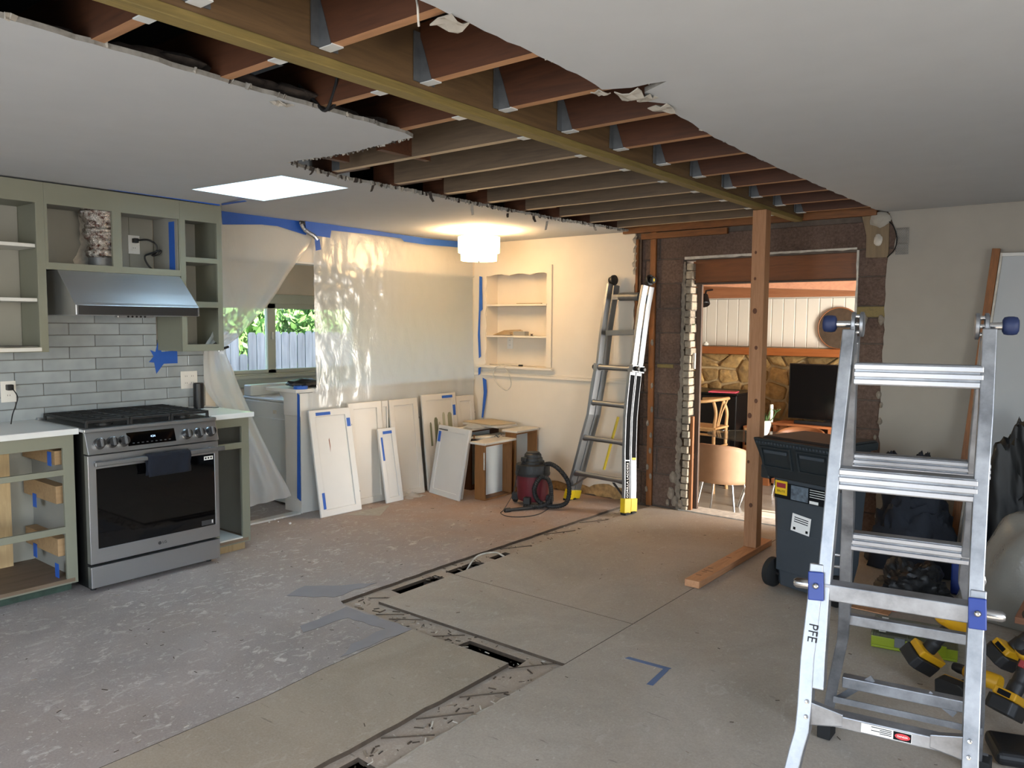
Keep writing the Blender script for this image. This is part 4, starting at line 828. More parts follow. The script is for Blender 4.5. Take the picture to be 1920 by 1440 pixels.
# drawers standing on end, fronts up
def drawer(label, x0, x1, y0, y1, h, mat, oh=.03):
    d = thing('drawer_box', label, 'drawer', ((x0+x1)/2, (y0+y1)/2, 0), group='removed drawers standing on end')
    for a in ((y0, y0+.016), (y1-.016, y1)): BX('side', mat, d, x0, x1, *a, .0, h, .002)
    BX('back', mat, d, x0, x1, y0+.017, y1-.017, .0, .016, .002); BX('base_panel', 'appliance_white', d, x0+.01, x0+.018, y0+.0165, y1-.0165, .017, h-.017); BX('front_inner', mat, d, x0, x1, y0+.017, y1-.017, h-.016, h)
    BX('drawer_front', 'door_white_warm', d, x0-.035, x1+.025, y0-oh, y1+oh, h+.001, h+.021, .006); return d
d = drawer('drawer box nearest the shop vacuum, open side out, grey base panel showing', -4.415, -4.298, 5.047, 5.425, .485, 'drawer_wood')
pts = [Vector((-4.35, 5.24+k*.012, .535+.01*math.sin(k*1.1))) for k in range(9)]; MB().tube(pts, .006, 8).build('pull_handle', 'steel_dark', d, smooth=40)
BX('rail_bracket', 'edge_paint', d, -4.31, -4.296, 5.040, 5.047, .27, .42, .002)
drawer('dark wooden drawer box behind the handled door', -4.60, -4.49, 5.27, 5.62, .485, 'drawer_dark')
drawer('drawer box standing tallest, against the cream wall', -4.42, -4.30, 5.475, 5.80, .545, 'drawer_wood', .012)
drawer('drawer box at the back under the loose panels', -4.80, -4.68, 5.30, 5.70, .55, 'drawer_dark', .02)
def flat(label, corners, z, t, mat):
    return tag(MB().slab(corners, z, z+t).build('loose_panel', mat, bevel=.003), label, 'panel', 'loose panels on the drawers')
flat('white panel board lying on the drawer boxes under the beige one', [(-4.92, 5.45), (-4.49, 5.45), (-4.47, 5.72), (-4.86, 5.79)], .574, .018, 'door_white_warm')
plain('beige_panel', '#b9a88a', .6, var=.04); flat('thin beige panel on top of the pile of drawer boxes', [(-4.95, 5.49), (-4.55, 5.42), (-4.47, 5.69), (-4.86, 5.80)], .594, .010, 'beige_panel')
kn = thing('wooden_scrap', 'pale pointed wood offcut lying on the drawer fronts', 'offcut', (-4.53, 5.3, .507)); MB().slab([(-4.60, 5.16), (-4.57, 5.14), (-4.46, 5.33), (-4.47, 5.38), (-4.50, 5.38), (-4.56, 5.28)], .507, .517).build('offcut_body', 'edge_paint', kn, bevel=.002)
kn = thing('brass_knob', 'small copper coloured drawer knob standing on the boxes', 'knob', (-4.55, 5.22, .508)); MB().lathe([(.012, 0), (.005, .006), (.005, .02), (.014, .026), (.012, .034)], 14, Matrix.Translation((-4.53, 5.17, .507))).build('knob_body', 'lath', kn, smooth=40)

cp = thing('crumpled_plastic', 'crumpled clear plastic wrap lying on the drawer boxes behind the handled door', 'plastic wrap', (-4.66, 5.36, .507)); q = lump((-4.70, 5.36, .575), (.09, .10, .025), 41, 14, 8)
for p in q.v: p.z = max(p.z+.01*noise.noise(p*26), .5725)
q.build('wrap', 'poly_sheet', cp, smooth=50)
fp_ = thing('plastic_offcut', 'crumpled piece of plastic sheeting on the floor under the leaning doors', 'plastic sheet', (-4.85, 4.8, 0)); g = []
for i in range(9):
    x = lerp(-4.925, -4.83, i/8); g.append([Vector((x+.015*math.sin(j*.9), lerp(4.66, 4.87, j/14), .004+.05*(1-i/8)**1.5*max(0, math.sin(j/14*math.pi))*(1+.4*math.sin(j*1.7+i))*.6)) for j in range(15)])
MB().grid(g).build('film', 'poly_sheet', fp_, smooth=60)
tag(MB().slab([tuple(PZ(*p)[:2]) for p in ((647, 966), (713, 967), (731, 947), (683, 957))], .0008, .0016).build('paper_sheet', 'paper_tear'), 'flat sheet of grey-beige paper on the floor in front of the leaning doors', 'paper')
for k, (px, py, s_) in enumerate(((515, 974, .008), (544, 981, .012), (522, 978, .006), (505, 979, .007), (530, 971, .006))): tag(lump(PZ(px, py, s_*.6), (s_, s_, s_*.7), k+300, 6, 4).build('plaster_chip', 'label_white'), 'small white plaster chip on the floor by the laundry threshold', 'chip', 'plaster chips by the threshold')
# ------------------------------------------------------------------ ladders, vacuum, bin and tools
def PP(px, py, P, nrm):
    d = ray(px, py); return EYE + d*((P-EYE).dot(nrm)/d.dot(nrm))
plain('ladder_blue', '#14307c', .45, var=.04); plain('wheel_blue', '#14234a', .6, var=.1); plain('rubber', '#151515', .8, var=.1)
plain('foot_yellow', '#c9ad14', .45, var=.08); plain('sticker_black', '#17181a', .9, var=0, Specular_IOR_Level=.08); plain('ink', '#15151a', .8, var=0); plain('sticker_red', '#b5323a', .5, var=0)
steel('alu_worn', '#b0b2b8', .4, 'z')
s = N('alu_dull'); nz = s.noise(9, 5, .65); s.set(Base_Color=s.ramp(nz, (.3, '#74777d'), (.7, '#a6a9af')), Metallic=.85, Roughness=s.ramp(nz, (.3, (.34,)*3+(1,)), (.75, (.55,)*3+(1,))))
# --- leaning / standing A-frame ladder in front (hinged at the top)
ud = Vector((.985, .172, 0)).normalized(); nd = Vector((-ud.y, ud.x, 0))
H0 = EYE + ray(1605, 607)*2.26
wF = (-nd*.40+Vector((0, 0, -1.5))).normalized(); wB = (nd*.52+Vector((0, 0, -1.5))).normalized(); NF = ud.cross(wF).normalized(); NB = ud.cross(wB).normalized()
F = lambda x, y: PP(x, y, H0-nd*.02, NF); B = lambda x, y: PP(x, y, H0+nd*.045, NB)
ld = thing('folding_ladder', 'worn aluminium A-frame ladder with blue clamps and marker lettering on its rail', 'ladder', Vector((H0.x, H0.y, 0)))
def chain(name, pts, w, t, nrm, mat='alu_dull', par=ld, ext=.0, bevel=.003):
    m = MB(); P = list(pts)
    e = [ud*(w/2), nrm*(t/2)]; vs = []; fs = []
    for p in P: vs += [p-e[0]-e[1], p+e[0]-e[1], p+e[0]+e[1], p-e[0]+e[1]]
    for k in range(len(P)-1):
        for q in range(4): fs.append((k*4+q, k*4+(q+1) % 4, k*4+4+(q+1) % 4, k*4+4+q))
    fs += [(3, 2, 1, 0), tuple(len(vs)-4+q for q in range(4))]
    return m.add(vs, fs).build(name, mat, par, bevel=bevel)
def to_floor(a, b, z=.0):
    d = (b-a); return a+d*((z-a.z)/d.z)
fl_px = [(1593, 622), (1567, 860), (1545, 1110), (1537, 1230), (1534, 1290)]
chain('inner_rail', [F(*p)-NF*.0 for p in fl_px], .034, .06, NF)
o_l = [(1534, 1057), (1529, 1123), (1516, 1234), (1511, 1318), (1506, 1368), (1496, 1401), (1486, 1440)]; pl_ = [F(*p) for p in o_l]
chain('outer_rail', pl_+[to_floor(pl_[-2], pl_[-1], .03)], .036, .066, NF)
fr_px = [(1855, 621), (1848, 774), (1840, 896), (1831, 1073), (1824, 1297)]; chain('inner_rail', [F(*p) for p in fr_px], .034, .06, NF)
o_r = [(1834, 1106), (1828, 1192), (1823, 1297), (1819, 1403), (1818, 1440)]; pr_ = [F(*p) for p in o_r]; en = to_floor(pr_[-2], pr_[-1], .03); chain('outer_rail', pr_+[en+ud*.05], .036, .066, NF)
for p in (to_floor(pl_[-2], pl_[-1], .03), en+ud*.05): MB().box(-.03, .03, -.04, .04, 0, .032, Matrix.Translation((p.x, p.y, 0.0))).build('rubber_foot', 'rubber', ld, bevel=.004)
bl_px = [(1599, 636), (1594, 743), (1591, 835), (1591, 957), (1587, 1054), (1584, 1151), (1581, 1193), (1563, 1276), (1549, 1359)]
bl = [B(*p) for p in bl_px]; bl.append(to_floor(bl[-2], bl[-1], .05)); chain('rear_rail', bl, .036, .06, NB)
wid = [(F(1855, 621)-F(1593, 622)).length]*5+[.40, .41, .45, .48, .50]
br = [p+ud*(w_-.0) for p, w_ in zip(bl, wid)]; chain('rear_rail', br, .036, .06, NB)
for p, s_ in ((bl[-1], -1), (br[-1], 1)): MB().box(-.024, .024, -.036, .036, 0, .055, Matrix.Translation((p.x+s_*.0, p.y, 0))).build('rubber_foot', 'rubber', ld, bevel=.004)
def rung(a, b, nrm, w, h=.05, name='rung', ribs=True, lift=0):
    up = Vector((0, 0, 1)); f_ = Vector((nrm.x, nrm.y, 0)).normalized()
    if f_.dot(EYE-a) < 0: f_ = -f_
    r_ = MB().bar(a, b, w, h, up).build(name, 'alu_dull', ld, bevel=.003)
    if ribs:
        for k in (-1, 0, 1): MB().bar(a+f_*(w/2+.003)+up*(h*.33*k), b+f_*(w/2+.003)+up*(h*.33*k), .01, h*.22, up).build('tread_rib', 'alu_worn', r_, bevel=.0015)
    return r_
rung(F(1603, 700), F(1843, 707), NF, .05, .062); rung(F(1575, 895), F(1832, 918), NF, .05, .062)
r3 = rung(F(1545, 1104), F(1825, 1148), NF, .055, .045, 'clamp_rung', False); rb = rung(F(1514, 1334), F(1820, 1404), NF, .04, .034, 'bottom_rung', False)
rung(B(1600, 862), B(1600, 862)+ud*.37, NB, .045, .05); rung(B(1597, 1012), B(1597, 1012)+ud*.37, NB, .045, .06); rung(B(1592, 1160), B(1592, 1160)+ud*.38, NB, .03, .035, 'rung', False); rung(B(1580, 1275), B(1580, 1275)+ud*.42, NB, .04, .04, 'rung', False)
a = B(1565, 1296); MB().bar(a-NB*.04, a+ud*.46-NB*.04, .004, .022).build('cross_brace', 'alu_dull', ld)
MB().bar(B(1568, 1312), B(1637, 1272), .004, .022).build('cross_brace', 'alu_dull', ld); MB().bar(B(1790, 1340), B(1740, 1300), .004, .022).build('cross_brace', 'alu_dull', ld)
for c_, s_ in (((1533, 1098), -1), ((1831, 1149), 1)):
    p = F(*c_); fw = -NF if (-NF).dot(EYE-p) > 0 else NF
    ax = (F(c_[0], c_[1]+40)-F(c_[0], c_[1]-40)).normalized()
    cl = MB().bar(p-ax*.038+fw*.038, p+ax*.038+fw*.038, .040, .012, fw).build('rail_clamp', 'ladder_blue', ld, bevel=.003)
    MB().lathe([(.009, 0), (.008, .006), (.004, .009)], 14, Matrix.Translation(p+fw*.044) @ fw.to_track_quat('Z', 'Y').to_matrix().to_4x4()).build('rivet', 'chrome', cl, smooth=50)
    MB().tube([p+ud*s_*.012, p+ud*s_*.055, p+ud*s_*.062], [.014, .014, .009], 14).build('lock_pin', 'chrome', ld, smooth=50)
    for q in (-.125, .0):
        pass
for px, py in ((1516, 1312), (1514, 1340), (1817, 1385), (1815, 1415)):
    p = F(px, py); fw = -NF if (-NF).dot(EYE-p) > 0 else NF; MB().lathe([(.006, 0), (.005, .004), (.002, .005)], 12, Matrix.Translation(p+fw*.034) @ fw.to_track_quat('Z', 'Y').to_matrix().to_4x4()).build('rivet', 'chrome', ld, smooth=50)
for (hx_, hy), (wx, wy), s_ in (((1601, 608), (1556, 607), -1), ((1850, 612), (1895, 611), 1)):
    p = PP(hx_, hy, H0, Vector((nd.x, nd.y, 0))); q = PP(wx, wy, H0, Vector((nd.x, nd.y, 0))); Mh = Matrix.Translation(p) @ ud.to_track_quat('Z', 'Y').to_matrix().to_4x4()
    h = MB().lathe([(.032, -.006), (.036, -.004), (.036, .004), (.032, .006)], 28, Mh).build('hinge_disc', 'alu_dull', ld, smooth=40)
    MB().lathe([(.032, -.006), (.036, -.004), (.036, .004), (.032, .006)], 28, Mh @ Matrix.Translation((0, 0, -s_*.022))).build('hinge_disc', 'alu_dull', h, smooth=40)
    for k in range(6): MB().lathe([(.006, 0), (.006, .022)], 10, Mh @ Matrix.Rotation(k*1.047, 4, 'Z') @ Matrix.Translation((.026, 0, -.011-s_*.011))).build('hinge_pin', 'chrome', h, smooth=40)
    MB().bar(p-nd*.012+wF*.0, p+wF*.06-nd*.012, .014, .04, NF).build('hinge_arm', 'alu_dull', ld, bevel=.004); MB().bar(p+nd*.02, p+wB*.09+nd*.03, .012, .035, NB).build('hinge_arm', 'alu_dull', ld, bevel=.004)
    MB().tube([p, q], .010, 12).build('axle', 'chrome', ld, smooth=40)
    Mw = Matrix.Translation(q) @ ud.to_track_quat('Z', 'Y').to_matrix().to_4x4(); MB().lathe([(.016, -.019), (.023, -.015), (.025, -.006), (.025, .006), (.023, .015), (.016, .019)], 24, Mw).build('knob_wheel', 'wheel_blue', ld, smooth=50)
for a, b, s_ in ((F(1514, 1334), F(1820, 1404), 1), (F(1820, 1404), F(1514, 1334), -1)):
    d_ = (b-a).normalized(); MB().hexa([a+d_*.0+Vector((0, 0, -.034))-NF*.022, a+d_*.0+Vector((0, 0, -.034))+NF*.022, a+d_*.09+Vector((0, 0, -.017))+NF*.022, a+d_*.09+Vector((0, 0, -.017))-NF*.022, a+Vector((0, 0, .034))-NF*.022, a+Vector((0, 0, .034))+NF*.022, a+d_*.09+Vector((0, 0, .017))+NF*.022, a+d_*.09+Vector((0, 0, .017))-NF*.022]).build('rung_gusset', 'alu_dull', ld, bevel=.003)
q_ = br[4]; MB().tube([q_+ud*.01+Vector((0, 0, .02)), q_+ud*.05+Vector((0, 0, .02)), q_+ud*.055, q_+ud*.05-Vector((0, 0, .02)), q_+ud*.01-Vector((0, 0, .02))], .005, 8).build('lock_handle', 'chrome', ld, smooth=40)
q_ = bl[4]; MB().tube([q_-ud*.01+Vector((0, 0, .02)), q_-ud*.05+Vector((0, 0, .02)), q_-ud*.055, q_-ud*.05-Vector((0, 0, .02)), q_-ud*.01-Vector((0, 0, .02))], .005, 8).build('lock_handle', 'chrome', ld, smooth=40)
# writing: the marker letters down the left rail and the warning sticker
p = F(1526, 1185); fw = -NF if (-NF).dot(EYE-p) > 0 else NF; dn = (F(1516, 1234)-F(1529, 1123)).normalized(); rt = dn.cross(fw)
def face_M(p, xa, na): ya = na.cross(xa).normalized(); return Matrix(((xa.x, ya.x, na.x, p.x), (xa.y, ya.y, na.y, p.y), (xa.z, ya.z, na.z, p.z), (0, 0, 0, 1)))
text('PFE', .034, 'ink', ld, face_M(p+fw*.0336, dn, fw), 'marker_lettering')
a, b = F(1616, 1357), F(1710, 1379); xa = (b-a).normalized(); fh = Vector((fw.x, fw.y, 0)).normalized(); fh = (fh-xa*fh.dot(xa)).normalized(); Ms = face_M((a+b)/2+fh*.0205, xa, fh); L_ = (b-a).length
st_ = MB().slab(rect(-L_/2, L_/2, -.012, .012), 0, .0006, (), Ms).build('warning_sticker', 'label_white', rb); MB().slab(rect(L_*.14, L_/2-.001, -.011, .011), .0007, .001, (), Ms).build('sticker_panel', 'sticker_black', st_)
MB().lathe([(.008, 0), (.008, .0004)], 20, Ms @ Matrix.Translation((L_*.32, 0, .001)) @ Matrix.Scale(2.2, 4, (1, 0, 0))).build('sticker_oval', 'sticker_red', st_); text('DANGER', .006, 'label_white', st_, Ms @ Matrix.Translation((L_*.32, 0, .0016)))
for k in range(4): MB().slab(rect(-L_*.30+.02*(k % 2), L_*.11, .007-k*.0045, .0092-k*.0045), .0007, .0009, (), Ms).build('sticker_line', 'sticker_black', st_)
# --- ladder against the cream wall
u2 = Vector((.982, -.19, 0)).normalized(); Pf = Vector((-3.41, 5.475, 0)); w2 = (Vector((-3.30, 5.705, 1.91))-Pf); w2 = (w2-u2*w2.dot(u2)).normalized(); N2 = u2.cross(w2).normalized(); N2 = -N2 if N2.y > 0 else N2
G = lambda x, y: PP(x, y, Pf, N2)
gl_ = thing('leaning_ladder', 'aluminium multi-position ladder with yellow feet leaning on the cream wall', 'ladder', (-3.4, 5.5, 0)); ud_save = ud; ud = u2
lw = [(1144, 532), (1131, 615), (1124, 678)]; ll = [(1121, 690), (1115, 720), (1107, 777), (1097, 813), (1087, 853), (1073, 905), (1067, 928)]
rw = [(1209, 535), (1202, 574), (1195, 626), (1188.5, 678)]; rl = [(1185, 690), (1179, 749), (1176, 783), (1174, 844), (1174, 914), (1173, 946)]
for off in (0.0, .078):
    for pts, wd in ((lw+[(1107, 777), (1098, 810)], .026), (rw+[(1186.5, 688)], .026)): chain('inner_rail', [G(*p)-N2*off for p in pts], wd, .062, N2, 'alu', gl_)
    for pts in (ll, rl):
        P = [G(*p)-N2*off for p in pts]; chain('outer_rail', P, .03, .070, N2, 'alu', gl_); f0 = P[-1]+(P[-1]-P[-2]).normalized()*.0; t_ = (P[-2]-P[-1]).normalized()
        ft = MB().bar(f0+t_*.05, to_floor(P[-2], P[-1], .012) if f0.z > .012 else f0-t_*.005, .05, .078, N2).build('yellow_foot', 'foot_yellow', gl_, bevel=.004); q = to_floor(P[-2], P[-1], .0); MB().box(-.026, .026, -.036, .036, 0, .018, Matrix.Translation((q.x, q.y, 0))).build('rubber_pad', 'rubber', ft, bevel=.003)
def grung(a, b, sq=False):
    A, B_ = G(*a), G(*b); r_ = MB(); m = (B_-A)
    up = Vector((0, 0, 1))
    if sq:
        o = r_.bar(A-N2*.02, B_-N2*.02, .045, .045, up).build('rung', 'alu', gl_, bevel=.003)
        for k in (-1, 0, 1): MB().bar(A+N2*.006+up*.014*k, B_+N2*.006+up*.014*k, .008, .009, up).build('tread_rib', 'alu', o)
    else:
        o = r_.tube([A, A+m*.06, A+m*.16, A+m*.84, A+m*.94, B_], [.030, .028, .022, .022, .028, .030], 12).build('rung', 'alu', gl_, smooth=40)
    return o
for a, b, sq in (((1148, 557), (1203, 556), 1), ((1137, 624), (1195, 622), 1), ((1121, 688), (1186, 692), 0), ((1109, 754), (1178, 762), 0), ((1095, 820), (1173, 831), 0), ((1077, 886), (1173, 903), 0)): grung(a, b, sq)
A = G(1076, 888); MB().bar(A+u2*.16, G(1068, 915), .004, .03, N2).build('foot_brace', 'alu', gl_); A = G(1150, 905); MB().bar(A, G(1172, 935), .004, .03, N2).build('foot_brace', 'alu', gl_)
MB().tube([G(1148, 557)+u2*.09, G(1203, 556)-u2*.02], .034, 12).build('tape_wrap', 'galv', gl_, smooth=40)
MB().tube([G(1137, 780)-N2*.15, G(1110, 880)-N2*.15], .012, 8).build('safety_strap', 'foot_yellow', gl_)
for px, s_ in ((1146, -1), (1213, 1)):
    p = G(px, 524)-N2*.035; Mh = Matrix.Translation(p) @ u2.to_track_quat('Z', 'Y').to_matrix().to_4x4(); h = MB().lathe([(.04, -.012), (.044, -.008), (.044, .008), (.04, .012)], 24, Mh).build('hinge_disc', 'black_plastic', gl_, smooth=40)
    kb = MB().lathe([(.028, 0), (.03, .012), (.026, .022)], 20, Mh @ Matrix.Translation((0, 0, s_*.022 if s_ > 0 else -.042))).build('hinge_knob', 'rubber', h, smooth=40)
    if s_ > 0: MB().lathe([(.014, .0222), (.014, .0235)], 16, Mh @ Matrix.Translation((0, 0, .022)) @ Matrix.Scale(.6, 4, (1, 0, 0))).build('yellow_badge', 'foot_yellow', kb)
for px, py, s_ in ((1121, 688, -1), (1188, 691, 1)):
    for off in (.0, .078):
        p = G(px, py)-N2*off; MB().tube([p+u2*s_*.018, p+u2*s_*.05, p+u2*s_*.055], [.02, .02, .014], 12).build('lock_knob', 'black_plastic', gl_, smooth=40); MB().bar(p-w2*.03+N2*.0, p+w2*.03, .04, .074, N2).build('lock_bracket', 'alu', gl_, bevel=.003)
for off in (.0, .078):
    pts = [G(*p)-N2*off+u2*.0168 for p in ((1183.7, 703), (1179, 749), (1176, 783), (1174, 844), (1174, 862))]
    for a, b in zip(pts, pts[1:]): MB().bar(a, b, .0012, .05, N2).build('side_label', 'sticker_black', gl_)
a, b = G(1174, 864)+u2*.0168, G(1173.4, 936)+u2*.0168; sl_ = MB().bar(a, b, .0012, .05, N2).build('name_label', 'sticker_black', gl_); ux = (a-b).normalized()
text('GORILLA LADDERS', .033, 'label_white', sl_, face_M((a+b)/2+u2*.0008, ux, u2), 'name_lettering')
c_ = G(1174, 862)-N2*.078+u2*.0162; MB().bar(c_, c_+w2*.02, .0016, .05, N2).build('yellow_tag', 'foot_yellow', gl_)
ud = ud_save
# --- shop vacuum
plain('vac_red', '#5e1722', .45, var=.15, scale=10); plain('vac_black', '#1c1d1e', .55, var=.12)
vc = Vector((-3.92, 5.23, 0)); va = thing('shop_vacuum', 'small dark red and black wet-dry shop vacuum with a coiled black hose', 'vacuum', vc); T = Matrix.Translation(vc)
MB().lathe([(.10, .035), (.125, .045), (.132, .08), (.140, .26)], 32, T).build('drum', 'vac_red', va, smooth=40)
MB().lathe([(.147, .255), (.149, .275), (.145, .28), (.145, .325), (.138, .345), (.10, .352)], 32, T).build('lid', 'vac_black', va, smooth=40)
MB().lathe([(.098, .352), (.098, .372), (.092, .376), (.085, .376), (.082, .40), (.074, .404), (.070, .43), (.058, .44), (.056, .447)], 28, T).build('motor_head', 'vac_black', va, smooth=35)
BX('switch_box', 'vac_black', va, vc.x-.05, vc.x-.0, vc.y-.105, vc.y-.06, .375, .41, .005)
for k, a in enumerate((-70, -160, 20, 110)):
    d = Vector((math.cos(R(a)), math.sin(R(a)), 0)); p = vc+d*.145; f_ = MB().box(-.028, .028, -.025, .035, .03, .09, Matrix.Translation(p) @ Matrix.Rotation(R(a-90), 4, 'Z')).build('caster_mount', 'vac_black', va, bevel=.005)
    MB().lathe([(.018, -.010), (.022, -.006), (.022, .006), (.018, .010)], 18, Matrix.Translation(p+d*.01+Vector((0, 0, .022))) @ d.orthogonal().to_track_quat('Z', 'Y').to_matrix().to_4x4()).build('caster_wheel', 'rubber', f_, smooth=40)
hs = [vc+Vector((.06, .03, .33)), vc+Vector((.17, .02, .36)), vc+Vector((.27, .03, .31)), vc+Vector((.33, .06, .20)), vc+Vector((.33, .03, .06)), vc+Vector((.25, -.05, .025)), vc+Vector((.14, -.10, .06)), vc+Vector((.10, -.11, .16)), vc+Vector((.15, -.09, .26)), vc+Vector((.21, -.06, .24)), vc+Vector((.235, -.06, .13)), vc+Vector((.20, -.09, .04)), vc+Vector((.10, -.17, .022)), vc+Vector((.05, -.19, .022))]
q = spline(hs, 14); MB().tube(q, [.0205 if k % 2 else .0175 for k in range(len(q))], 10).build('hose', 'vac_black', va)
a, b = PZ(946, 957, .016), PZ(1003, 951, .016); MB().tube([a, a.lerp(b, .18), a.lerp(b, .181), b], [.019, .019, .013, .015], 12).build('wand', 'vac_black', va, smooth=40)
MB().tube(spline([vc+Vector((-.025, -.1, .39)), vc+Vector((-.04, -.16, .28)), PZ(962, 925, .12), PZ(945, 955, .035), PZ(939, 962, .004), PZ(952, 968, .004), PZ(980, 969, .004), PZ(1010, 964, .004), PZ(1030, 952, .004), PZ(1034, 942, .004)]), .0035, 6).build('power_cord', 'vac_black', va)
# --- wheeled bin
plain('bin_grey', '#363d44', .55, var=.08); plain('bin_teal', '#1b2226', .5, var=.1); plain('sticker_yellow', '#d9b21f', .5, var=0); plain('sticker_photo', '#55606b', .5, var=.5, scale=40); plain('sticker_maroon', '#8c2430', .5, var=0)
ub = Vector((.955, -.297, 0)); nb = Vector((-.297, -.955, 0)); bc = Vector((-1.40, 4.35, 0))
bn = thing('wheeled_bin', 'dark grey wheeled refuse bin with a yellow sticker, beside the fir post', 'bin', bc); Mb = Matrix(((ub.x, -nb.x, 0, bc.x), (ub.y, -nb.y, 0, bc.y), (0, 0, 1, 0), (0, 0, 0, 1)))
# local: x along the near face, y away from the camera, z up
m = MB(); rings = [(.185, .29, .03), (.19, .295, .10), (.205, .31, .20), (.217, .325, .55), (.232, .34, .84)]
vs = []; fs = []
for hw, dp, z in rings:
    y0 = .035*(1-z)
    c = .05; vs += [(-hw+c, y0, z), (hw-c, y0, z), (hw, y0+c, z), (hw, dp-c, z), (hw-c, dp, z), (-hw+c, dp, z), (-hw, dp-c, z), (-hw, y0+c, z)]
for k in range(len(rings)-1):
    for q in range(8): fs.append((k*8+q, k*8+(q+1) % 8, k*8+8+(q+1) % 8, k*8+8+q))
fs += [tuple(range(7, -1, -1))]
m.add(vs, fs, Mb).build('bin_body', 'bin_grey', bn, smooth=25, bevel=.004)
MB().slab(rect(-.16, .16, .12, .36), -.002, .004, (), Mb @ Matrix(((1, 0, 0, 0), (0, 0, -1, .026), (0, 1, 0, 0), (0, 0, 0, 1)))).build('moulded_panel', 'bin_grey', bn, bevel=.006)
MB().hexa([Vector(p) for p in ((-.24, -.03, .84), (.24, -.03, .84), (.24, .35, .84), (-.24, .35, .84), (-.24, -.045, .885), (.24, -.045, .885), (.24, .355, .885), (-.24, .355, .885))], Mb).build('rim', 'bin_teal', bn, bevel=.008)
lid = MB().hexa([Vector(p) for p in ((-.24, -.05, .886), (.24, -.05, .886), (.24, .36, .886), (-.24, .36, .886), (-.225, -.02, .896), (.225, -.02, .896), (.225, .34, .896), (-.225, .34, .896))], Mb).build('lid', 'bin_teal', bn, bevel=.01)
fp = MB().hexa([Vector(p) for p in ((-.208, -.02, .66), (.208, -.02, .66), (.208, .02, .66), (-.208, .02, .66), (-.268, -.085, .885), (.268, -.085, .885), (.268, -.04, .885), (-.268, -.04, .885))], Mb).build('handle_flange', 'bin_teal', bn, bevel=.008)
tl_ = math.atan2(.065, .225); Mf = Mb @ Matrix.Translation((0, -.0525, .7725)) @ Matrix.Rotation(tl_, 4, 'X') @ Matrix(((1, 0, 0, 0), (0, 0, -1, 0), (0, 1, 0, 0), (0, 0, 0, 1)))
for x in (-.122, .112):
    MB().slab(rect(x-.10, x+.10, -.055, .075), -.001, .010, [rect(x-.088, x+.088, -.045, .062)], Mf).build('recess_frame', 'bin_teal', fp, bevel=.003)
    MB().slab(rect(x-.075, x+.075, .036, .055), .0, .012, (), Mf).build('grip_bar', 'bin_grey', fp, bevel=.003)
for k in range(24): MB().slab(rect(-.245+k*.0205, -.234+k*.0205, .088, .100), .0, .006, (), Mf).build('grip_rib', 'bin_grey', fp)
for x in (-.25, .22): MB().box(x-.02, x+.04, .0, .06, .64, .72, Mb).build('side_lug', 'bin_teal', bn, bevel=.008)
ML = Mb @ Matrix(((1, 0, 0, 0), (0, 0, -1, .003), (0, 1, 0, 0), (0, 0, 0, 1)))
st_ = MB().slab(rect(-.17, .18, .545, .635), .001, .003, (), ML).build('brand_sticker', 'sticker_black', bn); MB().slab(rect(-.165, -.085, .565, .645), .0031, .004, (), ML).build('brand_badge', 'sticker_yellow', st_); MB().slab(rect(-.155, -.095, .605, .632), .0041, .0045, (), ML).build('brand_stripe', 'sticker_maroon', st_)
text('BRUTE', .018, 'ink', st_, ML @ Matrix.Translation((-.125, .585, .0041)), 'brand_lettering'); MB().slab(rect(-.06, .05, .55, .632), .0031, .004, (), ML).build('photo_print', 'sticker_photo', st_); MB().slab(rect(.06, .115, .549, .565), .0031, .004, (), ML).build('bar_code', 'label_white', st_)
for k in range(4): MB().slab(rect(.06, .17-.02*(k % 2), .585+k*.013, .588+k*.013), .0031, .0036, (), ML).build('small_print', 'label_white', st_)
Mq = Mb @ Matrix(((1, 0, 0, 0), (0, 0, -1, .0145), (0, 1, 0, 0), (0, 0, 0, 1))) @ Matrix.Rotation(-.10, 4, 'Z'); wl_ = MB().slab(rect(-.10, .02, .365, .465), .001, .0025, (), Mq).build('instruction_label', 'label_white', bn)
for k in range(3): MB().slab(rect(-.085, .005, .444-k*.012, .449-k*.012), .0026, .003, (), Mq).build('small_print', 'sticker_black', wl_)
for a_ in ((-.085, -.07, .375, .39), (-.005, .01, .375, .39)): MB().slab(rect(*a_), .0026, .003, (), Mq).build('print_mark', 'sticker_black', wl_)
for x in (-.206, .206):
    MB().lathe([(.07, -.022), (.085, -.016), (.085, .016), (.07, .022)], 28, Mb @ Matrix.Translation((x, .06, .0855)) @ Matrix.Rotation(R(90), 4, 'Y')).build('wheel', 'rubber', bn, smooth=40)
MB().tube([Mb @ Vector((-.24, .06, .0855)), Mb @ Vector((.24, .06, .0855))], .012, 10).build('axle', 'steel_dark', bn)
